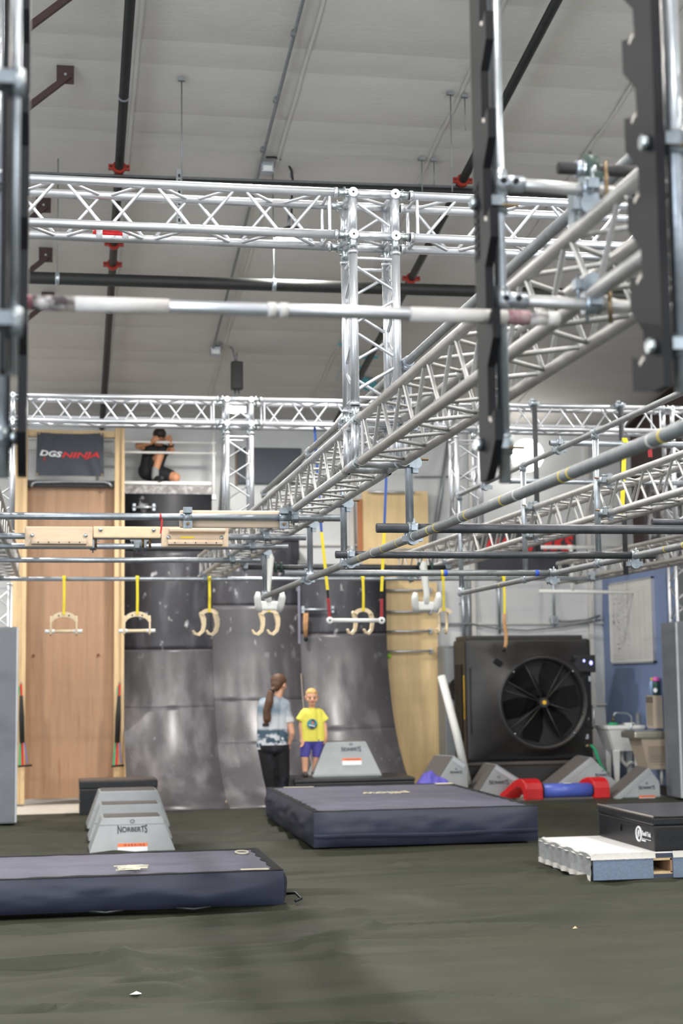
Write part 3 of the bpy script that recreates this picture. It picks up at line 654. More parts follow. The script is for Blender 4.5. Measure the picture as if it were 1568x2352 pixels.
# trapeze
a, b = at(757, 1425, Y=15), at(876, 1425, Y=15)
t = thing('trapeze_bar', 'white trapeze bar on long blue, yellow and red straps', 'trapeze', (a+b)/2)
part(MB().cyl(a+Vector((.03, 0, 0)), b-Vector((.03, 0, 0)), .021, 16), 'bar', WHITE, t)
for e, tops in ((a, ((722, 985), (733, 1150), (738, 1222), (752, 1355), (757, 1415))), (b, ((889, 1010), (886, 1115), (882, 1222), (876, 1358), (874, 1413)))):
    q = [at(x_, y_, Y=15) for x_, y_ in tops]; q[-1] = e+Vector((0, 0, .02))
    part(MB().lathe([(.012, -.016), (.034, -.016), (.036, 0), (.034, .016), (.012, .016)], e, (0, 1, 0), 18), 'bar_eye', WHITE, t)
    part(MB().ribbon([q[0]+Vector((0, 0, .05)), q[1], q[2]], (.026, 0, 0), .005), 'upper_strap', BLUES, t); part(MB().ribbon([q[2], q[2].lerp(q[3], .5), q[3]], (.03, 0, 0), .005), 'middle_strap', YELLOW, t)
    part(MB().ribbon([q[3], q[3].lerp(q[4], .28)], (.024, 0, 0), .006), 'strap_end', BLACKP, t); part(MB().ribbon([q[3].lerp(q[4], .28), q[4]], (.03, 0, 0), .01), 'lower_strap', REDS, t)
# yellow strap near right
for px, y0, y1, lab, mt in ((1434, 1018, 1180, 'bright yellow strap hanging behind the second receding truss', YELLOW), (1491, 1018, 1050, 'short red strap hanging at the upper right', REDS)):
    p = at(px, y0, Y=11.5); q = at(px-6 if mt is YELLOW else px+2, y1, Y=11.5); t = thing('strap', lab, 'strap', q)
    part(MB().ribbon([p+Vector((0, 0, .02)), p.lerp(q, .5), q], (.036, .004, 0), .005), 'webbing', mt, t); part(MB().ribbon([p+Vector((0, -.03, 0)), p+Vector((0, 0, .04)), p+Vector((0, .03, 0))], (.04, 0, 0), .005), 'strap_loop', mt, t)
# rotating shaft with white prong arms
a, b = at(556, 1303, Y=15.4), at(1032, 1306, Y=15.4); b.z = a.z
t = thing('swing_shaft', 'dark rotating shaft with green bearings behind the prong arms', 'shaft', a)
part(MB().cyl(a, b, .024, 16), 'shaft', STEELB, t)
for px in (632, 645, 962, 990): p = at(px, 1303, Y=15.4); p.z = a.z; part(MB().cyl(p-Vector((.012, 0, 0)), p+Vector((.012, 0, 0)), .055, 18), 'bearing', M('bearing_green', (44,66,58), .5), t)
for px in (563, 1028): p = at(px, 1304, Y=15.4); clamp((p.x, p.y, a.z), t)
for px, top, bot, lab in ((617, 1268, 1412, 'white double-prong swing arm hanging at the left of the shaft'), (975, 1290, 1412, 'white double-prong swing arm hanging at the right of the shaft')):
    p = at(px, top, Y=15.33); q = at(px, bot, Y=15.33); t = thing('prong_arm', lab, 'swing arm', q); x = p.x; H = p.z-q.z
    s1 = 1 if px < 800 else -1
    pts = [(0, 0), (.015*s1, -.1*H), (.0, -.35*H), (-.015*s1, -.6*H), (-.005*s1, -.8*H)]
    part(MB().tube([(x+c, 15.33, p.z+d) for c, d in pts], .04, 12, rs=[.028, .04, .036, .03, .036]), 'arm', WHITE, t)
    part(MB().box((x, 15.33, q.z+.09), (.20, .05, .09), bev=.02), 'yoke', WHITE, t)
    for s in (-1, 1): part(MB().tube([(x+s*.10, 15.33, q.z+.03), (x+s*.115, 15.30, q.z+.10), (x+s*.125, 15.27, q.z+.17), (x+s*.12, 15.25, q.z+.22)], .033, 10, rs=[.03, .037, .036, .022]), 'prong', WHITE, t)

# ------------------------------------------------------------------ salmon ladders in the foreground
def ladder_board(label, X, Y, z0, z1, pitch, zt, face, thick, base=.11, tooth=.065, pipe_r=.019, pipe_off=.045, name='ladder_post'):
    """upright pipe with a notched black board; face=-1: teeth toward the camera, +1: away"""
    t = thing(name, label, 'ladder post', (X+pipe_off, Y, z0))
    part(MB().cyl((X+pipe_off, Y, z0-.005), (X+pipe_off, Y, z1), pipe_r, 20), 'pipe', GALV, t)
    prof = [(-base*.35, z0), (-base*.35, z1)]; f = [(base*.35, z1)]
    z = zt+pitch*math.ceil((z1-zt)/pitch)
    teeth = []
    while z > z0+.04:
        teeth += [(base*.65, z+.055), (base*.62, z-.012), (base*.65+tooth, z+.015), (base*.65+tooth, z-.075), (base*.65, z-.15)]
        z -= pitch
    teeth = [q for q in teeth if q[1] < z1 and q[1] > z0+.02]
    poly = [(-base*.35, z0), (-base*.35, z1), (base*.65, z1)]+teeth+[(base*.3, z0)]
    mb = MB(); n = len(poly)
    # slice the board into quads so that the notched outline stays a clean face
    tr = tri(poly)
    va = [Vector((X-thick/2, Y+a*face, b)) for a, b in poly]; vb = [Vector((X+thick/2, Y+a*face, b)) for a, b in poly]
    mb.add(va+vb, tr+[tuple(i+n for i in f_[::-1]) for f_ in tr]+[(i, i+n, (i+1) % n+n, (i+1) % n) for i in range(n)])
    part(mb, 'notched_board', BLACKP, t)
    z = zt+pitch*math.ceil((z1-zt)/pitch); mbn = []
    while z > z0+.04:
        if z < z1-.05:
            yy = Y+face*(base*.65+.02); part(MB().box((X, yy, z-.008), (thick*1.05, .03, .012), Matrix.Rotation(-.4*face, 3, 'X')), 'notch_wear', M('notch_pale', (206,196,184), .6), t)
        z -= pitch
    for k, z in enumerate([z0+.11, z0+.11+pitch*2.45, z0+.11+pitch*4.9]):
        if z > z1: continue
        part(MB().cyl((X-thick/2-.022, Y, z), (X-thick/2, Y, z), .02, 6), 'bolt_head', CHROME, t)
        mb = MB(); ring(mb, (X+pipe_off, Y, z), (0, 0, 1), pipe_r+.009, .06); mb.box((X+pipe_off-.02, Y-.03, z), (.04, .03, .03)); part(mb, 'clamp', CLAMP, t)
        if pipe_off > .05: part(MB().cyl((X, Y-.03, z-.01), (X+pipe_off+.055, Y-.03, z-.012), .006, 8), 'clamp_bolt', BOLT, t)
    return t
r1 = ladder_board('black notched ladder post right of centre holding the bar', 1.27, 4.45, 2.18, 3.9, .305, 2.665, -1, .026, pipe_off=.055)
pz = [3.10, 2.86]
part(MB().bb((1.27-.0145, 4.45-.02, pz[1]), (1.27-.0125, 4.45+.034, pz[0])), 'embossed_panel', M('emboss_black', (10,10,12), .7), r1)
for i in range(9): part(MB().bb((1.27-.0175, 4.45-.012, pz[1]+.012+i*.0255), (1.27-.0135, 4.45+.026, pz[1]+.026+i*.0255)), 'embossed_rib', BLACKP, r1)
ladder_board('black notched ladder post at the left holding the bar', -.10, 4.45, 2.18, 3.9, .305, 2.665, -1, .026, pipe_off=-.055)
ladder_board('black hooked ladder post at the right edge of the photo', 1.485, 3.6, 2.305, 3.5, .215, 2.405, 1, .026, base=.12, tooth=.085, pipe_off=.055, pipe_r=.021)
ladder_board('blurred ladder post at the extreme left edge of the photo', at(11, 400, Y=3.3).x, 3.3, 2.25, 3.4, .215, 2.405, 1, .016, base=.10, tooth=.05, pipe_off=.021, pipe_r=.011)
a, b = Vector((-.145, 4.36, 2.663)), Vector((1.48, 4.36, 2.663))
t = thing('salmon_ladder_bar', 'loose aluminium ladder bar with chalky taped ends across the foreground', 'bar', a)
part(MB().cyl(a, b, .019, 20), 'bar', ALU, t)
GT = M('chalky_dark_grip_tape', (196,190,186), .85, 0, var=.1, vs=16, rgb2=(66,58,60), band=(.42,.6), bump=.3, bs=90); GTP = M('chalky_pink_grip_tape', (176,150,150), .85, 0, vs=14, rgb2=(120,62,76), band=(.4,.6), bump=.3, bs=90)
GT2 = M('white_grip_tape', (206,202,197), .8, 0, var=.06, vs=20, bump=.2, bs=70)
for s0, s1, m_ in ((0, .07, GTP), (.07, .19, GT), (.19, .455, GT2), (1.62, 1.585, GT2), (1.585, 1.53, GT), (1.53, 1.46, GTP), (1.46, 1.165, GT2), (.74, .765, GT2), (.775, .80, GT2)):
    part(MB().cyl(a+Vector((s0, 0, 0)), a+Vector((s1, 0, 0)), .0215, 20), 'grip_tape', m_, t)
for z, xe, lab in ((3.105, 1.70, 'upper short pipe tying the ladder post to the long truss'), (2.738, 1.98, 'lower short pipe tying the ladder post to the long truss')):
    t = thing('tie_pipe', lab, 'pipe', (1.325, 4.45, z))
    part(MB().cyl((1.34, 4.45, z), (xe, 4.45, z-.012), .0195, 18), 'pipe', ALUG, t)
    mb = MB(); ring(mb, (1.325, 4.45, z), (0, 0, 1), .0265, .075); mb.cyl((1.325, 4.45, z), (1.405, 4.45, z), .0245, 18); tf = part(mb, 'tee_fitting', GALV, t)
    for xx in (1.335, 1.375): sub(MB().cyl((xx, 4.418, z), (xx, 4.43, z), .009, 10), 'set_screw', BLACKP, tf)
    cz = z-.052 if z > 3 else z+.03
    clamp((MX, 4.45, z-.002), t, (PI, 0, 0) if z > 3 else (0, 0, 0)); part(MB().cyl((MX+.045, 4.41, z-.07), (MX+.045, 4.41, z+.07), .007, 8), 'clamp_bolt', BOLT, t)
    if z < 3: part(MB().cyl((MX+.236, 4.42, z-.03), (MX+.236, 4.42, z+.1), .008, 8), 'clamp_bolt', BOLT, t)
# pillow block bearing with stub pipe
p = Vector((1.70, 4.6, 3.225)); t = thing('pillow_block', 'green pillow block bearing holding a black stub pipe on the truss', 'bearing', (1.7, 4.6, 3.13))
part(MB().cyl((1.57, 4.6, 3.215), (1.90, 4.6, 3.215), .0195, 20), 'stub_pipe', M('black_stub_pipe', (58,56,56), .55, .3, var=.2, vs=40), t)
part(MB().cyl((1.5692, 4.6, 3.215), (1.5712, 4.6, 3.215), .0165, 18), 'pipe_bore', BLACK2, t)
part(MB().cyl((1.628, 4.6, 3.215), (1.652, 4.6, 3.215), .027, 20), 'collar', GALV, t)
GR = M('bearing_green', (44,66,58), .5)
mb = MB(); mb.cyl((1.655, 4.6, 3.22), (1.695, 4.6, 3.22), .043, 22); mb.box((1.675, 4.6, 3.175), (.05, .13, .03), bev=.006); mb.box((1.675, 4.6, 3.195), (.034, .08, .04)); part(mb, 'housing', GR, t)
part(MB().cyl((1.645, 4.6, 3.215), (1.70, 4.6, 3.215), .03, 20), 'inner_race', CHROME, t)
part(MB().cyl((1.68, 4.6, 3.26), (1.68, 4.6, 3.275), .005, 8), 'grease_nipple', BLACKP, t)
for yy in (4.55, 4.65): part(MB().cyl((1.675, yy, 3.15), (1.675, yy, 3.21), .008, 8), 'bolt', CHROME, t)
part(MB().box((1.675, 4.6, 3.145), (.09, .09, .03)), 'mount', CLAMP, t); part(MB().box((1.635, 4.6, 3.075), (.05, .06, .12)), 'mount', CLAMP, t)
# red foam roll taped on the near truss
a = at(213, 537, Y=8.457); b = at(300, 541, Y=8.457); a.z = b.z = 4.04+.022
t = thing('foam_roll', 'red foam roll taped onto the near cross truss', 'foam roll', (a+b)/2)
part(MB().tube([a, a.lerp(b, .3), a.lerp(b, .55)+Vector((0, 0, -.003)), a.lerp(b, .8), b], .026, 12, rs=[.024, .027, .025, .028, .024]), 'foam', REDV, t)
for s in (.17, .86): q = a.lerp(b, s); part(MB().cyl(q-Vector((.017, 0, .006)), q+Vector((.017, 0, -.006)), .034, 14), 'tape', M('silver_tape', (206,206,210), .5), t)
# ================================================================== warped walls
YV, RR, YB = 21.25, 2.3, 19.36
def wy(z):  # face of the ramp at height z
    if z >= RR: return YV
    return YV-RR+math.sqrt(max(0, RR*RR-(RR-z)**2))
def ramp(label, X0, X1, top, seams, deck):
    t = thing('warped_wall', label, 'ramp', ((X0+X1)/2, 20.4, 0))
    cuts = [0.01]+seams+[top]
    for a, b in zip(cuts[:-1], cuts[1:]):
        n = 22; mb = MB(); zs = [a+.0001+(b-a-.0002)*i/n for i in range(n+1)]
        fr = [Vector((0, wy(z), z)) for z in zs]; bk = []
        for z in zs:
            s = (RR-z)/RR if z < RR else 0; nx = Vector((0, -math.sqrt(max(0, 1-s*s)), s)) ; bk.append(Vector((0, wy(z), z))-nx*.018)
        vs = []
        for q in fr: vs += [(X0+.002, q.y, q.z), (X1-.002, q.y, q.z)]
        for q in bk: vs += [(X0+.002, q.y, max(q.z, -.02)), (X1-.002, q.y, max(q.z, -.02))]
        o = 2*(n+1); fs = []
        for i in range(n): j = 2*i; fs += [(j, j+1, j+3, j+2), (o+j+2, o+j+3, o+j+1, o+j), (j, j+2, o+j+2, o+j), (j+1, o+j+1, o+j+3, j+3)]
        fs += [(0, o, o+1, 1), (2*n, 2*n+1, o+2*n+1, o+2*n)]
        mb.add(vs, fs, False); mb.sm = [i < 4*n and i % 4 == 0 for i in range(len(fs))]; part(mb, 'ramp_sheet', RAMP if a < 1.9 else RAMP2 if a < 3.3 else RAMP3, t)
    # plywood rib along each side
    for X in (X0+.01, X1-.01):
        pts = [(wy(z)+.022*math.sqrt(max(0, 1-max(0, (RR-z)/RR)**2)), max(.0, z-.022*max(0, (RR-z)/RR)-.002)) for z in [.02+(top-.04)*i/24 for i in range(25)]]+[(YV+.12, top-.02), (YV+.12, 0)]
        vs = []; n = len(pts)
        tr = tri(pts)
        mb = MB(); mb.add([(X-.009, a, b) for a, b in pts]+[(X+.009, a, b) for a, b in pts], tr+[tuple(i+n for i in f[::-1]) for f in tr]+[(i, i+n, (i+1) % n+n, (i+1) % n) for i in range(n)])
        part(mb, 'side_rib', PINE, t)
    return t
WX = [.885, 2.105, 3.325, 4.555]
t1 = ramp('tallest warped wall, at left, topped by a deck with the seated man', WX[0], WX[1], 4.27, [1.22, 2.0, 3.35], True)
t2 = ramp('middle warped wall behind the woman', WX[1], WX[2], 3.54, [.75, 1.3, 2.6], False)
t3 = ramp('lowest warped wall, at right, behind the boy', WX[2], WX[3], 3.15, [.9, 2.2], False)
part(MB().bb((WX[0], YV-.03, 4.27), (WX[1]-.02, YV+.75, 4.31)), 'deck', WHITE, t1)
part(MB().bb((WX[0], YV-.012, 4.14), (WX[1], YV-.002, 4.265)), 'top_trim', M('scuffed_trim', (112,108,108), .5, rgb2=(178,176,176), vs=14, band=(.45,.7)), t1)
part(MB().bb((WX[1], YV-.06, 3.52), (WX[2], YV+.5, 3.56)), 'deck', BLACKV, t2)
part(MB().bb((WX[2], YV-.03, 3.13), (WX[3], YV+.5, 3.17)), 'deck', BLACKV, t3)
part(MB().bb((WX[2]-.03, YV-.012, 1.7), (WX[2]+.0, YV-.004, 3.15)), 'joint_strip', M('pale_strip', (124,122,140), .5), t3)
part(MB().tube([(WX[2]-.008, wy(z)-.006, z) for z in [.45+i*.12 for i in range(11)]], .008, 6), 'joint_strip', M('tan_strip', (150,138,128), .6), t3)
def wall_handle(label, x0, x1, z, Y=YV):
    t = thing('grab_bar', label, 'grab bar', ((x0+x1)/2, Y-.03, z-.04)); part(MB().cyl((x0, Y-.06, z), (x1, Y-.06, z), .017, 14), 'bar', GALV, t)
    for x in ((x0+.03, x1-.03)): part(MB().box((x, Y-.035, z), (.04, .07, .10), bev=.006), 'bracket', GALV, t)
wall_handle('white grab handle on the tallest warped wall', 1.0, 1.33, at(325, 1165, Y=YV-.06).z)
wall_handle('galvanised grab handle on the lowest warped wall', 3.33, 3.81, at(730, 1400, Y=YV-.06).z)
p = at(702, 1408, Y=YV-.1); t = thing('knotted_rope', 'short tan rope loop hanging under the wall handle', 'rope', p+Vector((0, 0, -.36)))
part(MB().tube([p+Vector((-.015, 0, 0)), p+Vector((-.02, 0, -.17)), p+Vector((-.012, 0, -.33))], .019, 9), 'rope', ROPE, t); part(MB().tube([p+Vector((.02, 0, 0)), p+Vector((.012, 0, -.17)), p+Vector((.004, 0, -.33))], .017, 9), 'rope', ROPE, t)
part(MB().sph(p+Vector((-.003, 0, -.36)), (.03, .03, .035)), 'rubber_end', BLACKP, t)
# guard rail at the deck
t = thing('guard_rail', 'white pipe guard rail on the tall warped wall deck', 'rail', (1.5, YV-.06, 4.1))
for py in (1016, 1040): z = at(400, py, Y=YV-.06).z; part(MB().cyl((-.4, YV-.06, z), (2.12, YV-.06, z), .0165, 12), 'rail_pipe', WHITE, t)
part(MB().cyl((2.125, YV-.06, 4.06), (2.125, YV-.06, 5.02), .021, 12), 'post', WHITE, t); part(MB().box((2.125, YV-.06, 4.09), (.06, .06, .07), bev=.01), 'post_foot', GALV, t)
for py in (1016, 1040): z = at(400, py, Y=YV-.06).z; part(MB().cyl((2.09, YV-.06, z), (2.16, YV-.06, z), .027, 12), 'fitting', WHITE, t)
# ------------------------------------------------------------------ left timber wall
t = thing('plywood_wall', 'tall brown plywood climbing wall between pine posts', 'wall panel', (.16, 21.0, 0))
for x0, x1 in ((-.43, -.02), (-.018, .40), (.402, .80)): part(MB().bb((x0, 21.0, .05), (x1, 21.02, 4.19)), 'plywood_sheet', PLY, t)
for x0, x1, z1 in ((-.60, -.455, 4.95), (-.455, -.40, 4.95), (.755, .845, 5.0), (.845, .885, 5.0)): part(MB().bb((x0, 20.86 if x1-x0 > .08 else 20.82, 0), (x1, 21.0, z1), bev=.004), 'post', PINE, t)
part(MB().bb((-.40, 20.88, 4.86), (.755, 21.0, 4.95)), 'top_beam', PINE, t)
part(MB().bb((-.40, 20.9, 4.185), (.755, 21.7, 4.27)), 'deck', BLACKV, t)
p = [at(x_, y_, Y=20.86) for x_, y_ in ((72, 1118), (76, 1110), (84, 1107), (160, 1106), (240, 1107), (250, 1110), (257, 1118))]
part(MB().tube(p, .016, 10), 'grab_rail', GALV, t)
for x in (.32*-1+.02, .55): part(MB().cyl((x, 20.999, 1.93), (x, 20.985, 1.93), .02, 10), 'bolt_hole', M('dark_plug', (110,62,40), .7), t)
# banner
a = at(84, 992, Y=20.8); b = at(238, 1094, Y=20.8); W_, H_ = b.x-a.x, a.z-b.z
t = thing('banner', 'charcoal cloth banner lettered in white and red', 'banner', ((a.x+b.x)/2, 20.8, b.z))
def bfn(u, v, off=0):
    sag = .02*math.sin(PI*u)*v; f_ = .012*math.sin(14*u+5*v)*(1-v)+.02*math.sin(PI*u)*math.sin(PI*v)+.008*math.sin(9*(u-.5)**2*6+v*8)
    return Vector((a.x+W_*u+.012*(v-.5)*math.cos(PI*u), 20.8+off-f_, b.z+H_*v-sag))
mb = MB(); mb.grid(lambda u, v: bfn(u, v), 40, 26); mb.grid(lambda u, v: bfn(u, v, .004), 40, 26, flip=True); part(mb, 'cloth', BANNER, t)
def btxt(x, y, z): u = x; v = y; q = bfn(u, v); return q+Vector((0, -.006-z, 0))
lettering('DGS', lambda x, y, z: btxt(.215+x*.33, .505+y*.175*1.0-.03*x, z), PRINTW, t, 1., .25, wide=1., bold=.03)
lettering('NINJA', lambda x, y, z: btxt(.655+x*.56, .485+y*.175*1.0, z), REDP, t, 1., .25, wide=1., bold=.03)
part(MB().prism([(0, 0), (.03, .05), (.012, .0), (.02, -.07), (.004, -.02), (-.02, -.05)], lambda p_, q_, s: btxt(.115+p_, .40+q_, s), 0, .002), 'lettering', REDP, t)
for u, v in ((.02, .03), (.97, .03), (.03, .97), (.97, .97)): q = bfn(u, v); part(MB().cyl(q+Vector((0, -.006, 0)), q+Vector((0, .004, 0)), .016, 10), 'grommet', BOLT, t)
# resistance bands on the posts
for px, lab in ((48, 'black strength band with green ends on the left pine post'), (274, 'black strength band with red and green ends on the right pine post')):
    p = at(px, 1572, Y=20.78); q = at(px-(7 if px > 200 else -4), 1758, Y=20.78); t = thing('strength_band', lab, 'exercise band', q)
    if px < 200: p.y = q.y = 20.76
    m1 = p.lerp(q, .14); m2 = p.lerp(q, .72)
    part(MB().tube([m1, p.lerp(q, .4), m2], .03, 8, rs=[.022, .034, .034]), 'sleeve', M('black_sleeve', (26,28,27), .8, var=.2), t)
    part(MB().ribbon([p, m1], (.03, 0, 0), .012), 'red_band', REDV, t); part(MB().ribbon([p+Vector((-.02, 0, -.02)), m1+Vector((-.02, 0, 0))], (.02, 0, 0), .012), 'green_band', GRASSG, t)
    part(MB().ribbon([m2+Vector((-.02, 0, 0)), q+Vector((-.035, 0, .0))], (.026, 0, 0), .012), 'green_band', GRASSG, t); part(MB().ribbon([m2, q], (.03, 0, 0), .012), 'red_band', REDV, t)
    part(MB().ribbon([m2+Vector((.03, 0, 0)), q+Vector((.06, 0, .03))], (.012, 0, 0), .012), 'blue_band', BLUEV, t); part(MB().cyl(q+Vector((-.06, 0, -.01)), q+Vector((.12, 0, .0)), .013, 10), 'handle', BLACKP, t)
    part(MB().tube([p+Vector((-.01, 0, 0)), p+Vector((0, 0, .04)), p+Vector((.012, 0, 0))], .006, 6), 'snap_hook', GALVD, t)
# ------------------------------------------------------------------ birch panel with rungs
t = thing('rung_board', 'tall birch plywood board with steel rungs right of the ramps', 'board', (4.9, 21.8, 0))
part(MB().bb((4.60, 21.78, .02), (5.42, 21.80, 2.95)), 'plywood_sheet', BIRCH, t); part(MB().bb((4.33, 21.78, 2.955), (5.31, 21.80, 4.28)), 'plywood_sheet', BIRCH, t)
part(MB().bb((4.26, 21.76, 3.4), (4.33, 21.80, 4.15)), 'side_batten', M('reddish_batten', (176,112,70), .6), t)
for py in (1356, 1405, 1450, 1496): z = at(940, py, Y=21.72).z; r_ = part(MB().cyl((4.58, 21.70, z), (5.30, 21.70, z), .018, 12), 'rung', ALU, t); sub(MB().box((5.30, 21.74, z), (.05, .08, .07), bev=.008), 'rung_bracket', GALV, r_)
zz = at(900, 1130, Y=21.7).z; part(MB().cyl((4.42, 21.7, zz), (5.1, 21.7, zz), .018, 12), 'rung', ALU, t)
for py in (1262,): z = at(900, py, Y=21.72).z; part(MB().cyl((4.42, 21.70, z), (5.2, 21.70, z), .018, 12), 'rung', ALU, t)
one(MB().sph(at(893, 1507, Y=21.7), .035), 'climbing_hold', M('lime_hold', (150,220,60), .5), 'small lime green climbing hold at the edge of the rung board', 'hold')
# ------------------------------------------------------------------ back wall fittings
a = at(545, 1028, Y=21.9); b = at(692, 1112, Y=21.9); t = thing('wall_pad', 'dark grey rectangular wall pad behind the long truss', 'wall pad', ((a.x+b.x)/2, 21.9, b.z))
part(MB().bb((a.x, 21.86, b.z), (b.x, 21.92, a.z), bev=.012), 'pad', M('slate_pad', (74,80,88), .6, var=.05), t); part(MB().bb((a.x-.03, 21.88, b.z-.02), (a.x, 21.93, a.z+.03)), 'edge_strip', M('tan_edge', (120,100,84), .6), t)
a = at(1095, 1205, Y=21.85); b = at(1323, 1309, Y=21.85); t = thing('wall_sign', 'black wall sign with red capital letters, mostly hidden by pipes', 'sign', ((a.x+b.x)/2, 21.85, b.z))
part(MB().bb((a.x, 21.83, b.z), (b.x, 21.87, a.z)), 'sign_board', M('sign_black', (36,37,42), .6, rgb2=(66,68,74), vs=1.4), t)
q = at(1282, 1249, Y=21.82); lettering('RKS', lambda x, y, z: Vector((q.x+x, 21.826-z, q.z+y)), REDP, t, .30, .15, wide=.46, bold=.015)
for px, w_ in ((1122, .07), (1138, .06), (1155, .09), (1222, .08), (1240, .06)):
    c = at(px, 1250, Y=21.82); part(MB().prism([(-w_, -.1), (-w_*.2, -.1), (w_, .09), (w_*.3, .1)], lambda p_, q_, s: Vector((c.x+p_, 21.826-s, c.z+q_)), 0, .003), 'lettering', REDP, t)
# white pipe gate
p = at(1235, 1257, Y=20.6); q = at(1390, 1256, Y=20.6); t = thing('pipe_gate', 'white pipe frame in front of the black wall sign', 'pipe frame', (p.x, 20.6, 2.2))
part(MB().cyl(p, (q.x, 20.6, p.z), .026, 14), 'pipe', WHITE, t); c = at(1311, 1257, Y=20.6); part(MB().cyl((c.x, 20.6, 2.75), (c.x, 20.6, p.z), .026, 14), 'pipe', WHITE, t); part(MB().cyl((c.x-.05, 20.6, p.z), (c.x+.05, 20.6, p.z), .034, 14), 'fitting', WHITE, t)
part(MB().cyl((p.x, 20.6, 2.75), (q.x+.5, 20.6, 2.73), .026, 14), 'pipe', WHITE, t)
# conduits on the back wall
for px, y0, y1, r_, lab in ((1065, 1370, 1470, .03, 'thick grey conduit on the wall left of the big fan'), (1078, 1370, 1470, .018, 'thin grey conduit beside the thick one left of the fan'), (1147, 1338, 1440, .022, 'grey vertical conduit behind the hanging rope'), (1273, 1325, 1425, .016, 'thin grey conduit dropping to the wall box'), (1362, 1320, 1415, .03, 'pale vertical pipe in the corner by the blue wall')):
    a = at(px, y0, Y=21.9); b = at(px, y1, Y=21.9); t = thing('wall_conduit', lab, 'conduit', (b.x, 21.9, b.z)); part(MB().cyl((b.x, 21.9, b.z-.1), (b.x, 21.9, a.z+.3), r_, 10), 'pipe', GALV if px != 1362 else TAPE, t)
    for z in (a.z-.1, b.z): part(MB().box((b.x, 21.92, z), (r_*3.2, .03, .03)), 'pipe_clip', GALVD, t)
p = at(1273, 1424, Y=21.88); t = thing('wall_box', 'small grey electrical box above the big fan', 'box', p); part(MB().box(p, (.11, .06, .12), bev=.008), 'body', GALV, t); part(MB().box(p+Vector((0, -.032, 0)), (.07, .006, .08)), 'cover', GALVD, t)
part(MB().tube([at(x_, y_, Y=21.88) for x_, y_ in ((1283, 1426), (1310, 1427), (1345, 1424), (1378, 1414))], .016, 8), 'cable', GALVD, t)
one(MB().tube([at(x_, y_, Y=21.88) for x_, y_ in ((1010, 1432), (1080, 1432), (1140, 1444), (1210, 1448), (1290, 1440), (1380, 1424))], .012, 8), 'wall_cable', GALVD, 'long sagging grey cable along the wall above the fan', 'cable')
one(MB().cyl(at(950, 1095, Y=21.9), at(1165, 1093, Y=21.9), .012, 8), 'wall_conduit', GALVD, 'thin horizontal conduit high on the back wall', 'conduit')
a = at(1038, 960, Y=21.87); b = at(988, 1300, Y=21.87)
one(MB().cyl(a, b, .034, 10), 'wall_pipe', GALVD, 'slanting grey pipe on the back wall beside the birch board', 'pipe')
a = at(523, 985, Y=21.87); b = at(505, 1200, Y=21.87); one(MB().cyl(a, b, .036, 10), 'wall_pipe', GALVD, 'slanting grey pipe on the back wall beside the tall warped wall', 'pipe')
# mural board upper right
MUR = M('mural_paint', (66,64,66), .6, rgb2=(176,174,176), vs=3.4, band=(.47,.56))
t = thing('mural_board', 'black and grey painted board high above the blue wall', 'board', (8.2, 19, 3.1)); part(MB().bb((8.2, 17.0, 3.12), (8.24, 20.7, 4.5)), 'panel', MUR, t)
# ------------------------------------------------------------------ whiteboard
t = thing('whiteboard', 'whiteboard with a faint ruled grid on the blue wall', 'whiteboard', (7.97, 20.75, 1.75))
part(MB().bb((7.965, 19.92, 1.76), (7.995, 21.56, 2.89)), 'panel', M('whiteboard_gloss', (222,220,214), .3, var=.03, vs=3), t)
for a, b in (((7.955, 19.90, 1.74), (7.998, 21.58, 1.765)), ((7.955, 19.90, 2.885), (7.998, 21.58, 2.91)), ((7.955, 19.90, 1.74), (7.998, 19.925, 2.91)), ((7.955, 21.555, 1.74), (7.998, 21.58, 2.91))): part(MB().bb(a, b), 'frame', ALU, t)
gl = M('grid_ink', (186,188,194), .6)
mb = MB()
for i in range(30): z = 1.80+i*.034; mb.bb((7.9625, 20.0, z), (7.965, 21.45, z+.004))
part(mb, 'ruled_lines', gl, t)['kind'] = 'stuff'
mb = MB()
for i in range(7): yy = 20.2+i*.2; mb.bb((7.9625, yy, 1.8), (7.965, yy+.006, 2.75))
part(mb, 'column_lines', gl, t)['kind'] = 'stuff'
mb = MB()
for i in range(60):
    yy = 20.75+random.random()*.65; z = 1.95+random.randint(0, 22)*.034; mb.bb((7.961, yy, z), (7.965, yy+.03+random.random()*.06, z+.016))
part(mb, 'writing', M('grey_ink', (192,193,198), .6), t)['kind'] = 'stuff'
# ------------------------------------------------------------------ padded columns
for label, x0, x1, Y0, top in (('blue grey padded column wrap at the left edge', -1.05, -.44, 18.05, 2.215), ('grey padded column wrap at the right edge', 7.86, 8.45, 18.85, 2.26)):
    t = thing('column_pad', label, 'pad', ((x0+x1)/2, Y0+.3, 0))
    part(MB().bb((x0, Y0, .0), (x1, Y0+.07, top), bev=.02), 'front_pad', PADG, t); part(MB().bb((x0, Y0+.47, 0), (x1, Y0+.54, top), bev=.02), 'back_pad', PADG, t)
    for x in (x0+.035, x1-.035): part(MB().bb((x-.035, Y0+.075, .0), (x+.035, Y0+.465, top), bev=.02), 'side_pad', PADG, t)
    xe = x1 if x0 < 0 else x0; part(MB().bb((xe-.012, Y0-.006, .01), (xe+.012, Y0+.03, top-.01), bev=.008), 'edge_piping', PADT, t)

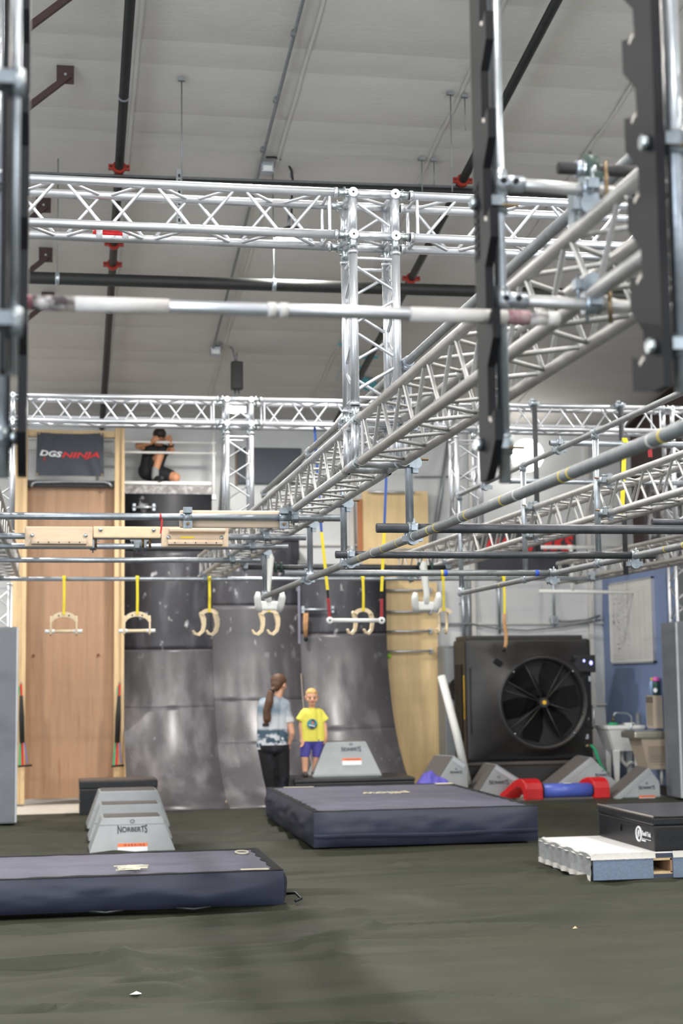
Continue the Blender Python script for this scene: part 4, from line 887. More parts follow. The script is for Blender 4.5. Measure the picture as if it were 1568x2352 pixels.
# ================================================================== soft floor equipment
def wob(x, y, s=1): return noise.noise(Vector((x*3, y*3, s*7)))
def crash_mat(label, x0, x1, y0, y1, H, flap=True, texts=()):
    t = thing('crash_mat', label, 'crash mat', ((x0+x1)/2, (y0+y1)/2, 0)); r = .05
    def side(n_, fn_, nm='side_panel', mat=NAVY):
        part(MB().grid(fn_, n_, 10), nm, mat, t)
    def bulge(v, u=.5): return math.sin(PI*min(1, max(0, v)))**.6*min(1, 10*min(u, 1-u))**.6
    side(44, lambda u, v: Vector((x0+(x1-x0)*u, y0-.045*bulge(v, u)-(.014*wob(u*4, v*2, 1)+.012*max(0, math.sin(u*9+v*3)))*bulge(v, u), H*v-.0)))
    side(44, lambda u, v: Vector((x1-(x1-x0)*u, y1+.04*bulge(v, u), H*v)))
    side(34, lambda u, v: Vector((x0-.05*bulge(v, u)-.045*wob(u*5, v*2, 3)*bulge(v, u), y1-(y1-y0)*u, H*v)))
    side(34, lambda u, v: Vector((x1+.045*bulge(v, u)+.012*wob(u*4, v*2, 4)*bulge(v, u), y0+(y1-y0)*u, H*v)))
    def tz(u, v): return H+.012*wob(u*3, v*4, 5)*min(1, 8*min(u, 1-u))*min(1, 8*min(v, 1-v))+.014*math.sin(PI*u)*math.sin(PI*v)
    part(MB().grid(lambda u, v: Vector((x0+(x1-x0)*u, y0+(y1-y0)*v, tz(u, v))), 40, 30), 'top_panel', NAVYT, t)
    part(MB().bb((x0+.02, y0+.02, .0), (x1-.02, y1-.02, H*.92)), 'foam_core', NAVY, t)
    b = .07
    def strip(p0, p1, nrm, nm):
        L = (Vector(p1)-Vector(p0)).length; n_ = max(12, int(L/.06)); nrm = Vector(nrm)
        def f(u, v):
            q = Vector(p0).lerp(Vector(p1), u); q = q+nrm*(v*b*(1+.15*wob(q.x*3, q.y*3, 9))+ (.012*math.sin(u*n_*1.3) if v > .5 else 0)); uu = (q.x-x0)/(x1-x0); vv = (q.y-y0)/(y1-y0); uu = min(1, max(0, uu)); vv = min(1, max(0, vv))
            return Vector((q.x, q.y, tz(uu, vv)+.004+.004*math.sin(PI*v)))
        part(MB().grid(f, n_, 3), nm, VELCRO, t)
    strip((x0, y0, 0), (x1, y0, 0), (0, 1, 0), 'velcro_edge'); strip((x1, y0, 0), (x1, y1, 0), (-1, 0, 0), 'velcro_edge'); strip((x0, y0, 0), (x0, y1, 0), (1, 0, 0), 'velcro_edge'); strip((x0, y1, 0), (x1, y1, 0), (0, -1, 0), 'velcro_edge')
    return t, tz
n1, tz1 = crash_mat('near blue crash mat cut by the left photo edge', -1.35, 1.60, 11.08, 12.55, .235)
c = at(300, 1996, Z=.25)
def scrib(parent, cx, cy, z, wx, wy_, seed, k=10):
    rnd = random.Random(seed)
    for i in range(k):
        y_ = cy+(i/(k-1)-.5)*wy_; x_ = cx+(rnd.random()-.5)*wx*.35; l = wx*(.35+.5*rnd.random())
        part(MB().ribbon([(x_-l/2, y_, z), (x_-l*.1, y_+rnd.uniform(-.03, .03), z+.001), (x_+l/2, y_+rnd.uniform(-.03, .03), z)], (0, .022, 0), .003), 'worn_print', CREAM, parent)
scrib(n1, c.x, c.y, .262, .28, .26, 3); 
c = at(555, 1957, Z=.25); part(MB().tube([(c.x+.05*math.cos(a_), c.y+.1*math.sin(a_), .25) for a_ in [i*PI/6 for i in range(13)]], .006, 6), 'worn_print', CREAM, n1)
part(MB().bb((1.30, 11.13, .238), (1.5, 11.17, .247)), 'tag', CREAM, n1)
part(MB().tube([(1.64, 11.25, .05), (1.70, 11.2, .06), (1.73, 11.12, .03), (1.68, 11.08, .02)], .01, 7), 'handle', BLACKV, n1)
for xx in (.35, .95): part(MB().tube([(xx-.12, 11.0, .015), (xx, 10.965, .008), (xx+.12, 11.0, .015)], .01, 7), 'handle', BLACKV, n1)
n2, tz2 = crash_mat('larger blue crash mat in front of the woman and boy', 2.40, 4.60, 14.62, 18.0, .33)
part(MB().grid(lambda u, v: Vector((2.40+2.2*u, 14.62-(.05*math.sin(PI*(.27+.1*v))**.6+.008)*min(1, 10*min(u, 1-u))**.6-.004-.006*math.sin(PI*v), .085+.035*v+.006*math.sin(u*9))), 40, 2), 'seam_flap', NAVY, n2)
c = at(885, 1823, Z=.34)
lettering('pillow', lambda x, y, z: Vector((c.x-x*.52, c.y-y*.34, .352+z)), CREAM, n2, 1., 0, wide=1., bold=.02)
part(MB().box((at(1015, 1800, Z=.34).x, 17.75, .348), (.2, .12, .004)), 'label', CREAM, n2); part(MB().box((2.75, 17.8, .345), (.35, .03, .004)), 'label', CREAM, n2)

def logo(parent, cx, Y, z, s, slope=0., warn=True, rows=True):
    """printed maker's mark and orange warning label on a sloped front face: slope = dY/dz"""
    f = lambda x, y, q: Vector((cx+x, Y+(z+y-z)*slope-.004-q, z+y))
    def warp(v): k = abs(v.x)/.5; v = v.copy(); v.y = v.y*(.75+.75*k**2.2); return v
    lettering('NORBERTS', lambda x, y, q: f(x*s, y*s*.26, q), INK, parent, 1., 0, warp=warp, wide=1., bold=.015)
    part(MB().tube([f(s*.07*math.cos(a_), s*.27+s*.05*math.sin(a_), .0) for a_ in [i*PI/6 for i in range(13)]], .0025, 5), 'logo_globe', INK, parent)
    if warn:
        part(MB().prism([(-.5*s, -.56*s), (.5*s, -.56*s), (.5*s, -.44*s), (-.5*s, -.44*s)], lambda a_, b_, q: f(a_, b_, q), -.001, .002), 'warning_strip', ORANGE, parent)
        part(MB().prism([(-.5*s, -.78*s), (.5*s, -.78*s), (.5*s, -.56*s), (-.5*s, -.56*s)], lambda a_, b_, q: f(a_, b_, q), -.001, .002), 'warning_panel', LABELW, parent)
        lettering('W A R N I N G', lambda x, y, q: f(x*s*.72+.05*s, -.5*s+y*s*.1, q+.003), M('warning_ink', (96,40,22), .6), parent, 1., 0, wide=1., bold=.01)
def trapezoid(label, cx, Y, z0, bw, tw, H, D, sl=.10, lg=None, tcut=.5, mark=True):
    t = thing('trapezoid_block', label, 'foam block', (cx, Y+D/2, z0)); zt = z0+H
    # front and back slope a little, sides slope strongly
    def q(sx, sy, top): w_ = tw if top else bw; d = (sl if top else 0); return Vector((cx+sx*w_/2, (Y+d) if sy < 0 else (Y+D-d), zt if top else z0))
    P = [q(-1, -1, 0), q(1, -1, 0), q(1, 1, 0), q(-1, 1, 0), q(-1, -1, 1), q(1, -1, 1), q(1, 1, 1), q(-1, 1, 1)]
    bm = bmesh.new(); vv = [bm.verts.new(p_) for p_ in P]
    for f_ in ((0,1,5,4), (1,2,6,5), (2,3,7,6), (3,0,4,7), (3,2,1,0), (4,5,6,7)): bm.faces.new([vv[i] for i in f_])
    bmesh.ops.bevel(bm, geom=bm.edges[:], offset=.014, segments=2, profile=.6, affect='EDGES'); bm.verts.index_update(); mb = MB(); mb.add([v.co.copy() for v in bm.verts], [[v.index for v in f_.verts] for f_ in bm.faces]); bm.free()
    part(mb, 'body', GREYV, t)
    part(MB().bb((cx-tw/2+.02, Y+sl+.02, zt-.004), (cx+tw/2-.02, Y+D-sl-.02, zt+.006)), 'top_tread', GREYD, t)
    part(MB().prism([(-1, -.003), (1, -.003), (1, .003), (-1, .003)], lambda a_, b_, s: Vector((cx+a_*(bw+(tw-bw)*tcut)/2*1.002, Y+sl*tcut-.004+s, z0+H*tcut+b_)), 0, .01), 'seam', GREYV, t)
    if lg: logo(t, cx+lg[0], Y+sl*((lg[1]-z0)/H), lg[1], lg[2], sl/H)
    return t
trapezoid('grey trapezoid foam block nearest, with the full dark lettering', .71, 14.72, 0, .80, .56, .315, .62, lg=(.0, .205, .275), tcut=.80)
trapezoid('grey trapezoid foam block in the middle of the row of three', .745, 15.85, 0, .84, .60, .345, .62)
trapezoid('grey trapezoid foam block at the back of the row of three', .785, 17.15, 0, .90, .63, .39, .70)
trapezoid('grey trapezoid foam block standing on the black platform beside the boy', 3.50, 18.72, .392, .86, .50, .415, .5, lg=(.06, .715, .24), tcut=.06)
# black boxes
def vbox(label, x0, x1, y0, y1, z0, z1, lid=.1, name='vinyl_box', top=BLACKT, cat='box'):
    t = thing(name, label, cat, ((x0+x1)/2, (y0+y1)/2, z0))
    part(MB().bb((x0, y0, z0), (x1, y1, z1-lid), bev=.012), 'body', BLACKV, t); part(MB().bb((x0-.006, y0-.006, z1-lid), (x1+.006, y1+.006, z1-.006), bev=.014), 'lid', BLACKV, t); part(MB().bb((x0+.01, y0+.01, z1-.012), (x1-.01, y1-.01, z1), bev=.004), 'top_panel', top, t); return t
vbox('black vinyl box with a brownish top by the plywood wall', .285, 1.215, 19.08, 19.62, -.02, .395)
vbox('low black platform on which the boy stands', 2.80, 4.26, 18.40, 19.28, 0, .392, lid=.05, name='vinyl_platform', top=BLACKV, cat='platform')
# box-spring board with white top
t = thing('spring_board', 'low white-topped spring board with blue grey carpet sides', 'spring board', (4.8, 12.3, 0))
x0, x1, y0, y1, H = 4.09, 5.9, 11.66, 12.98, .205
part(MB().bb((x0+.02, y0+.02, H-.03), (x1, y1, H), bev=.008), 'top_carpet', WHITEC, t)
part(MB().bb((x0+.02, y0, .005), (4.60, y0+.03, H-.035)), 'carpet_side', BLUEC, t); part(MB().bb((4.765, y0, .005), (x1, y0+.03, H-.035)), 'carpet_side', BLUEC, t)
part(MB().grid(lambda u, v: Vector((x0+(4.62-x0)*u if v < 2 else 0, y0-.006+.012*v, H-.045+.05*v-.008*math.sin(PI*v)+.004*wob(u*9, v))), 30, 3), 'canvas_edge', CANVAS, t); part(MB().grid(lambda u, v: Vector((4.765+(x1-4.765)*u, y0-.006+.012*v, H-.045+.05*v)), 20, 3), 'canvas_edge', CANVAS, t)
def lfn(u, v):
    yy = y1-(y1-y0)*u; return Vector((x0-.005*abs(math.sin(u*21+2*v))*(abs(v-.5)*2)-.006*wob(u*8, v*3), yy, .005+(H-.01)*v+.008*math.sin(u*23)*(1 if v > .9 else 0)))
part(MB().grid(lfn, 60, 8), 'canvas_side', M('grey_canvas_side', (150,152,152), .85, var=.22, vs=7, bump=.2, bs=30), t)
part(MB().grid(lambda u, v: Vector((x0-.008-.006*math.sin(u*47)*v+.05*(1-v), y1-(y1-y0)*u, H+.006-.034*(1-v if v < 0 else v)*1.0+.004*math.sin(u*31)*v)), 80, 3), 'canvas_edge', CANVAS, t)
part(MB().grid(lambda u, v: Vector((x0-.008-.008*math.sin(u*41)*v, y1-(y1-y0)*u, .045-.042*v+.004*math.sin(u*37))), 80, 3), 'canvas_edge', CANVAS, t)
part(MB().bb((4.60, y0+.01, H-.045), (4.765, y0+.04, H-.01)), 'slot_cap', M('slate_fabric', (62,70,84), .8), t)
for z in (H-.055, .045): part(MB().bb((4.605, y0+.012, z-.009), (4.76, y0+.5, z+.009)), 'slot_plank', PINE, t)
part(MB().bb((4.745, y0+.012, .045), (4.762, y0+.5, H-.05)), 'slot_plank', PLY, t); part(MB().bb((4.60, y0+.5, .03), (4.765, y0+.52, H-.04)), 'slot_back', BLACK2, t); part(MB().bb((4.60, y0+.01, .004), (4.765, y0+.04, .036)), 'slot_cap', MATS['slate_fabric'], t)
# black tumbling box on it
t = vbox('black vinyl tumbling box with a white round logo, on the spring board', 4.625, 5.7, 11.68, 12.95, H, .475, lid=.07, name='tumbling_box', top=M('glossy_black_top', (66,66,72), .25, var=.1, bump=.2, bs=9))
part(MB().tube([(4.62, 11.675, .475), (4.62, 12.95, .475)], .008, 8), 'piping', M('worn_piping', (150,142,134), .4), t); part(MB().tube([(4.62, 11.672, .475), (5.7, 11.672, .475)], .008, 8), 'piping', BLACKV, t)
F = lambda y_, z_, q=0: Vector((4.617-q, y_, z_))
cy, cz = 11.99, .315
part(MB().tube([F(cy+.055*math.cos(a_), cz+.055*math.sin(a_)) for a_ in [i*PI/10 for i in range(20)]], .009, 6, closed=True), 'round_logo', PRINTW, t)
part(MB().tube([F(cy+.015, cz-.03), F(cy+.012, cz+.01), F(cy+.0, cz+.03), F(cy-.012, cz+.01), F(cy-.005, cz-.02)], .006, 6), 'round_logo', PRINTW, t)
lettering('Tumbl Trak', lambda x, y, z: F(cy-.16-x*.19, cz+.012+y*.05, z), PRINTW, t, 1., 0, wide=1., bold=.02)
part(MB().bb((4.612, cy-.26, cz-.03), (4.617, cy-.07, cz-.026)), 'logo_rule', PRINTW, t); part(MB().bb((4.612, cy-.15, cz-.048), (4.617, cy-.07, cz-.036)), 'logo_rule', PRINTW, t)
part(MB().bb((4.612, 12.40, .30), (4.618, 12.44, .35)), 'black_patch', BLACK2, t)
# wedges
def wedge(label, pts, e, Y, lead=0, mark=None, flap='r'):
    """foam wedge: front outline pts as (x, z), pts[1] the apex; extruded by vector e; the slope pts[0]-pts[1] carries the tread"""
    e = Vector(e); P = [Vector((a, Y, b)) for a, b in pts]; n_ = len(P); A, B = P[0], P[1]; C = P[2]
    t = thing('wedge_block', label, 'foam wedge', (P[0]+P[-1])/2+e/2)
    bm = bmesh.new(); vv = [bm.verts.new(p_) for p_ in P]; ww = [bm.verts.new(p_+e) for p_ in P]
    bm.faces.new(vv); bm.faces.new(ww[::-1])
    for i in range(n_): bm.faces.new([vv[i], ww[i], ww[(i+1) % n_], vv[(i+1) % n_]])
    bmesh.ops.recalc_face_normals(bm, faces=bm.faces[:]); bmesh.ops.bevel(bm, geom=bm.edges[:], offset=.012, segments=2, affect='EDGES'); bm.verts.index_update(); mb = MB(); mb.add([v.co.copy() for v in bm.verts], [[v.index for v in f_.verts] for f_ in bm.faces]); bm.free()
    part(mb, 'body', GREYV, t)
    n = (B-A).cross(e).normalized(); n = n if n.z > 0 else -n; ins = .02
    q4 = [A.lerp(B, .03)+e*ins+n*.001, B.lerp(A, .03)+e*ins+n*.001, B.lerp(A, .03)+e*(1-ins)+n*.001, A.lerp(B, .03)+e*(1-ins)+n*.001]
    bx = [(0,1,2,3), (7,6,5,4), (0,4,5,1), (1,5,6,2), (2,6,7,3), (3,7,4,0)]
    part(MB().add(q4+[x_+n*.008 for x_ in q4], bx), 'tread', GREYD, t)
    T = C if flap == 'r' else A; d = (T-B).normalized(); w_ = Vector((-d.z, 0, d.x)); w_ = -w_ if w_.z > 0 else w_; inn = Vector((0, -1, 0))
    s0 = B+d*.02+w_*.02-inn*.002; s1 = T-d*.02+w_*.02-inn*.002; q4 = [s0, s1, s1+w_*.05, s0+w_*.05]
    part(MB().add(q4+[x_+inn*.008 for x_ in q4], bx), 'edge_flap', PADT if flap == 'r' else GREYV, t)
    if mark: logo(t, mark[0], Y, mark[1], mark[2], 0, warn=mark[3])
    return t
wedge('leftmost grey foam wedge, beside the purple cloth', [(4.79, 0), (5.165, .553), (5.35, .43), (5.36, 0)], (-.16, .38, 0), 20.0, mark=(5.19, .33, .16, False))
wedge('second grey foam wedge from the left', [(5.37, 0), (5.675, .44), (5.99, .235), (6.0, 0)], (-.02, .5, 0), 19.75, mark=(5.70, .2, .26, False))
wedge('grey foam wedge directly in front of the big fan', [(6.3, 0), (7.0, .503), (7.5, 0)], (.0, .55, 0), 19.82, mark=(7.15, .26, .2, False), flap='l')
wedge('rightmost grey foam wedge with dark lettering and orange label', [(7.06, 0), (7.555, .385), (7.70, .19), (7.705, 0)], (.06, .55, 0), 19.2, mark=(7.52, .125, .22, True), flap='l')
# red and blue roller cushion
t = thing('roller_cushion', 'red padded frame with a blue roller lying before the wedges', 'roller cushion', (6.5, 19.3, 0))
def redarch(x0, x1, Y):
    outer = [(-.02, .0), (-.015, .14), (.01, .215), (.06, .26), (.12, .27), (.20, .235), (.34, .12), (.42, .06), (.43, .0)]; inner = [(.36, .0), (.33, .04), (.20, .13), (.14, .16), (.08, .15), (.05, .09), (.05, 0)]
    poly = outer+inner; n = len(poly)
    tr = tri(poly)
    sh = lambda x, a_: x-max(0, a_)*.55
    mb = MB(); mb.add([(sh(x0, a_), Y+a_, b_) for a_, b_ in poly]+[(sh(x1, a_), Y+a_, b_) for a_, b_ in poly], tr+[tuple(i+n for i in ff[::-1]) for ff in tr]+[(i, i+n, (i+1) % n+n, (i+1) % n) for i in range(n)])
    o = part(mb, 'red_arch', REDV, t); o.modifiers.new('bevel', 'BEVEL').width = .012
redarch(5.92, 6.15, 19.28); redarch(6.84, 7.05, 19.28)
part(MB().cyl((6.16, 19.38, .105), (6.83, 19.38, .105), .095, 22), 'blue_roller', BLUEV, t); part(MB().bb((6.16, 19.30, -.01), (6.83, 19.48, .02)), 'base', GREYD, t)
for x in (6.15, 6.82): part(MB().cyl((x, 19.38, .105), (x+.015, 19.38, .105), .108, 22), 'roller_end', BLACKP, t)
part(MB().box((6.5, 19.36, .2), (.1, .07, .006)), 'label', LABELW, t)
# purple cloth heap
mb = MB(); cx_, cy_ = 4.56, 18.75
mb.grid(lambda u, v: Vector((cx_+.30*(u-.5)*2*.9, cy_+.3*(v-.5)*2, max(0, .42*math.sin(PI*u)**.35*math.sin(PI*v)**.4*(.95+.22*wob(u*1.3, v*.9, 2)+.12*wob(u*3, v*2, 5))))), 26, 20)
one(mb, 'cloth_heap', PURPLE, 'crumpled purple cloth heap at the end of the black platform', 'cloth')
# foam pole, grey box behind
a, b = at(1013, 1552, Y=20.47), at(1060, 1745, Y=20.43); t = thing('foam_pole', 'white foam pole leaning beside the big fan', 'pole', (b.x, b.y, 0)); bb_ = a+(b-a)*((a.z)/(a.z-b.z))
part(MB().tube([a, a.lerp(bb_, .5)+Vector((.015, 0, .01)), bb_], .055, 16), 'foam', WHITE, t); part(MB().cyl(a+(a-bb_).normalized()*.001, a+(a-bb_).normalized()*.01, .035, 12), 'foam_end', PADT, t)
t = thing('equipment_cabinet', 'tall grey cabinet half hidden behind the fan', 'cabinet', (5.5, 21.4, 0)); part(MB().bb((5.40, 21.34, 0), (6.0, 21.75, 2.02), bev=.01), 'body', M('cabinet_grey', (126,130,132), .5), t); part(MB().bb((5.42, 21.325, 1.5), (5.98, 21.34, 1.98)), 'door', M('cabinet_door', (150,154,156), .5), t)
part(MB().cyl((5.62, 21.29, 1.4), (5.62, 21.34, 1.4), .18, 20), 'dark_round_cover', BLACK, t)
# ------------------------------------------------------------------ evaporative fan
FX0, FX1, FYf, FZ1 = 5.50, 7.30, 20.55, 2.12; fx = 6.42+.13; fz = 1.22
t = thing('evaporative_fan', 'huge black evaporative cooler fan with round grille against the back wall', 'fan', ((FX0+FX1)/2, 20.9, 0))
part(MB().bb((FX0, FYf, .42), (FX1, FYf+.7, FZ1-.03), bev=.05), 'housing', BLACK, t)
part(MB().bb((FX0+.03, FYf+.05, FZ1-.05), (FX1-.1, FYf+.65, FZ1+.02), bev=.02), 'top_cover', BLACK, t)
part(MB().bb((FX0-.02, FYf-.06, .04), (FX1+.04, FYf+.72, .40), bev=.04), 'tank', BLACK, t)
part(MB().bb((FX0-.02, FYf-.09, .375), (FX1+.06, FYf+.02, .425), bev=.015), 'tank_rim', M('worn_black_plastic', (70,64,60), .5, var=.15, vs=8), t)
def ringm(r0, r1, ya, yb, n=48):
    mb = MB(); prof = [(r0, ya), (r1, ya), (r1, yb), (r0, yb), (r0, ya)]; return mb.lathe([(r_, y_) for r_, y_ in prof], (fx, 0, fz), (0, 1, 0), n)
# square front bezel sloping in to the round shroud
n = 96; vs = []; fs = []
for i in range(n):
    a_ = 2*PI*i/n+PI/4; ca, sa = math.cos(a_), math.sin(a_); k = 1/max(abs(ca), abs(sa)); hx0 = fx-FX0-.04; hx1 = FX1-.05-fx; hz0 = fz-.46; hz1 = FZ1-.06-fz
    X_ = fx+(ca*k*(hx1 if ca > 0 else hx0)); Z_ = fz+(sa*k*(hz1 if sa > 0 else hz0)); vs.append((X_, FYf-.005, Z_))
    vs.append((fx+ca*.66, FYf-.10, fz+sa*.66))
    vs.append((fx+ca*.635, FYf-.16, fz+sa*.635)); vs.append((fx+ca*.59, FYf-.16, fz+sa*.59)); vs.append((fx+ca*.575, FYf+.02, fz+sa*.575))
for i in range(n):
    j = (i+1) % n
    for k in range(4): fs.append((i*5+k, j*5+k, j*5+k+1, i*5+k+1))
part(MB().add(vs, fs, True), 'front_bezel', BLACK, t)
part(MB().cyl((fx, FYf-.012, fz), (fx, FYf-.006, fz), .585, 40), 'fan_well', BLACK2, t)
for i in range(6):
    a_ = i*PI/3+.2; d = Vector((math.cos(a_), 0, math.sin(a_))); n_ = Vector((-math.sin(a_), 0, math.cos(a_)))
    mb = MB(); vs = []
    for s, w_, tw in ((.08, .07, .5), (.2, .11, .6), (.36, .14, .8), (.53, .13, 1.0)):
        for sg in (-1, 1): vs.append(Vector((fx, FYf-.06, fz))+d*s+n_*sg*w_+Vector((0, sg*.035/tw, 0)))
    mb.add(vs+[v+Vector((0, .008, 0)) for v in vs], [(0,1,3,2), (2,3,5,4), (4,5,7,6), (10,11,9,8), (12,13,11,10), (14,15,13,12), (0,2,10,8), (2,4,12,10), (4,6,14,12), (1,9,11,3), (3,11,13,5), (5,13,15,7), (0,8,9,1), (6,7,15,14)])
    part(mb, 'blade', M('blade_black', (15,14,14), .75, spec=.2), t)
for a_ in (-.3+0, .82, 1.05, 2.02, 2.62, PI-.3+.0, PI+.62, PI+.86, PI+2.02):
    d = Vector((math.cos(a_), 0, math.sin(a_))); part(MB().cyl(Vector((fx, FYf-.15, fz))+d*.06, Vector((fx, FYf-.14, fz))+d*.59, .007, 6), 'grille_spoke', M('spoke', (58,54,50), .5), t)
for r_ in (.30, .46): pass
part(MB().cyl((fx, FYf-.17, fz), (fx, FYf-.12, fz), .065, 20), 'hub', BLACK, t); part(MB().cyl((fx, FYf-.176, fz), (fx, FYf-.17, fz), .028, 16), 'hub_badge', LOGOY, t)
for sx, sz in ((-.42, .42), (.42, .42), (-.42, -.42), (.42, -.42)): part(MB().sph((fx+sx, FYf-.165, fz+sz), .014, 8, 6), 'screw', CHROME, t)
for sx, sz, r_ in ((-.62, .55, .05), (.47, .58, .03)): part(MB().box((fx+sx, FYf-.07, fz+sz), (r_*2.2, .05, r_*1.6), Matrix.Rotation(.6, 3, 'Y'), bev=.008), 'latch', BLACKP, t)
part(MB().bb((FX1-.28, FYf-.09, 1.62), (FX1+.03, FYf+.02, 1.86), bev=.015), 'control_panel', BLACKV, t)
for x_, z_, r_ in ((FX1-.14, 1.78, .02), (FX1-.04, 1.75, .03)): part(MB().sph((x_, FYf-.095, z_), (r_*.8, .01, r_)), 'indicator', M('indicator_glow', (200,200,255), .4, emit=(150,150,255), es=2.5), t)
for x_, z_ in ((FX1-.04, 1.53), (FX1-.10, 1.0), (FX1-.11, .74)): part(MB().box((x_, FYf-.03, z_), (.05, .04, .07), bev=.006), 'connector', GALV, t)
part(MB().tube([(FX1-.02, FYf-.02, .85), (FX1-.02, FYf-.10, .88), (FX1-.02, FYf-.10, 1.12), (FX1-.02, FYf-.02, 1.16)], .014, 8), 'handle', GALV, t)
part(MB().bb((FX0-.012, FYf+.2, .7), (FX0-.002, FYf+.55, 1.75)), 'side_vent', BLACKP, t); part(MB().bb((FX0+.05, FYf-.012, .8), (FX0+.09, FYf+.0, 1.7), bev=.004), 'trim_strip', BLACKP, t); part(MB().bb((FX0-.004, FYf+.1, 1.0), (FX0+.0, FYf+.13, 1.6)), 'side_lettering', LOGOY, t)
part(MB().bb((FX0+.3, FYf-.03, .45), (FX1-.1, FYf+.0, .60), bev=.01), 'lower_panel', BLACKP, t)
lx = at(1210, 1725, Y=FYf-.03); part(MB().tube([(lx.x+.045*math.cos(a_), FYf-.035, lx.z+.04*math.sin(a_)) for a_ in [.6+i*.5 for i in range(10)]], .008, 6), 'brand_mark', LOGOY, t); part(MB().bb((lx.x+.06, FYf-.036, lx.z-.02), (lx.x+.28, FYf-.03, lx.z+.016)), 'brand_mark', LOGOY, t)
# hose
t = thing('garden_hose', 'green garden hose running from the fan toward the sink', 'hose', (7.35, 20.5, 0)); hp = [at(x_, y_, Y=20.4) for x_, y_ in ((1345, 1713), (1358, 1713), (1366, 1722), (1374, 1745), (1383, 1765), (1393, 1775))]
part(MB().tube(hp, .02, 8), 'hose', GRASSG, t); part(MB().cyl(hp[0], hp[0]+Vector((.06, 0, 0)), .022, 10), 'fitting', BOLT, t)
# ------------------------------------------------------------------ sink, fountain, bottles
sx0, sx1, sy0, sy1 = 7.42, 7.96, 20.30, 20.85
t = thing('utility_sink', 'white plastic utility sink on legs by the blue wall', 'sink', (7.7, 20.6, 0))
def frus(x0, x1, y0, y1, z0, X0, X1, Y0, Y1, z1): return MB().add([(x0,y0,z0),(x1,y0,z0),(x1,y1,z0),(x0,y1,z0),(X0,Y0,z1),(X1,Y0,z1),(X1,Y1,z1),(X0,Y1,z1)], [(0,1,2,3),(7,6,5,4),(0,4,5,1),(1,5,6,2),(2,6,7,3),(3,7,4,0)])
part(frus(sx0+.12, sx1-.03, sy0+.1, sy1-.05, .54, sx0+.02, sx1-.01, sy0+.02, sy1-.02, .84), 'basin', WHITE, t); part(MB().bb((sx0, sy0, .84), (sx1, sy1, .89), bev=.012), 'rim', WHITE, t); part(MB().bb((sx0+.05, sy0+.05, .885), (sx1-.12, sy1-.05, .892)), 'bowl_shadow', M('bowl_shade_grey', (190,190,186), .4), t)  # flat grey plate on the rim paints the shade inside the bowl
for x in (sx0+.15, sx1-.08):
    for y_ in (sy0+.12, sy1-.1): part(frus(x-.022, x+.022, y_-.022, y_+.022, -.02, x-.04, x+.04, y_-.04, y_+.04, .54), 'leg', WHITE, t)
part(MB().tube([(7.86, 20.55, .89), (7.86, 20.55, 1.0), (7.80, 20.55, 1.05), (7.66, 20.53, 1.06), (7.60, 20.52, 1.05), (7.58, 20.52, 1.0)], .014, 10), 'faucet', CHROME, t); part(MB().cyl((7.58, 20.52, .93), (7.58, 20.52, 1.0), .016, 10), 'hose_thread', BOLT, t)
part(MB().tube([(7.72, 20.6, .54), (7.72, 20.6, .4), (7.78, 20.6, .33), (7.84, 20.6, .38), (7.9, 20.6, .36)], .03, 10), 'drain_trap', WHITE, t)
part(MB().sph((7.55, 20.45, .905), (.08, .05, .025)), 'sponge', GRASSG, t)
part(MB().box((7.80, 20.5, .905), (.14, .1, .03), bev=.008), 'soap_ledge', WHITE, t)
t = thing('cup', 'clear plastic tumbler standing on the sink', 'tumbler', (7.90, 20.40, .892)); part(MB().lathe([(.0, 0), (.03, 0), (.036, .17), (.033, .17), (.028, .006), (.0, .006)], (7.90, 20.40, .892), (0, 0, 1), 16), 'body', M('clear_plastic', (220,226,230), .1, trans=.8), t)
t = thing('drinking_fountain', 'beige wall-hung drinking fountain with stainless basin', 'drinking fountain', (7.85, 19.75, .3))
ST = M('stainless', (176,170,158), .3, .7); BE = M('beige_panel', (172,158,140), .5)
part(frus(7.72, 7.99, 19.62, 20.0, .33, 7.6, 7.99, 19.55, 20.02, .74), 'body', BE, t); part(MB().bb((7.50, 19.52, .74), (7.99, 20.04, .83), bev=.02), 'basin', ST, t); part(MB().bb((7.53, 19.56, .832), (7.9, 20.0, .842)), 'drain_plate', CHROME, t)
part(MB().tube([(7.62, 19.95, .84), (7.62, 19.95, .90), (7.66, 19.95, .92)], .018, 8), 'spout', CHROME, t)
part(MB().bb((7.86, 19.72, .86), (7.99, 20.0, 1.30), bev=.01), 'bottle_filler', BE, t); part(MB().bb((7.855, 19.74, 1.2), (7.862, 19.98, 1.285)), 'filler_head', M('filler_dark', (112,104,92), .5), t); part(MB().bb((7.857, 19.76, .9), (7.863, 19.96, 1.18)), 'filler_niche', M('filler_niche', (150,142,124), .45), t)
mb = MB()
for i in range(7): mb.bb((7.70+i*.0, 19.545, .45+i*.03), (7.95, 19.549, .46+i*.03))
part(mb, 'louvres', M('louvre', (140,128,112), .6), t)['kind'] = 'stuff'
part(MB().cyl((7.93, 19.7, .12), (7.93, 19.7, .34), .02, 10), 'drain_pipe', WHITE, t)
t = thing('water_bottle', 'pale blue water bottle with a yellow cap on the bottle filler', 'bottle', (7.93, 19.93, 1.30)); part(MB().lathe([(0, 0), (.035, 0), (.035, .17), (.02, .2), (.0, .2)], (7.93, 19.93, 1.30), (0, 0, 1), 16), 'body', M('pale_blue_plastic', (150,176,214), .4), t); part(MB().cyl((7.93, 19.93, 1.50), (7.93, 19.93, 1.535), .022, 12), 'cap', YELLOW, t)
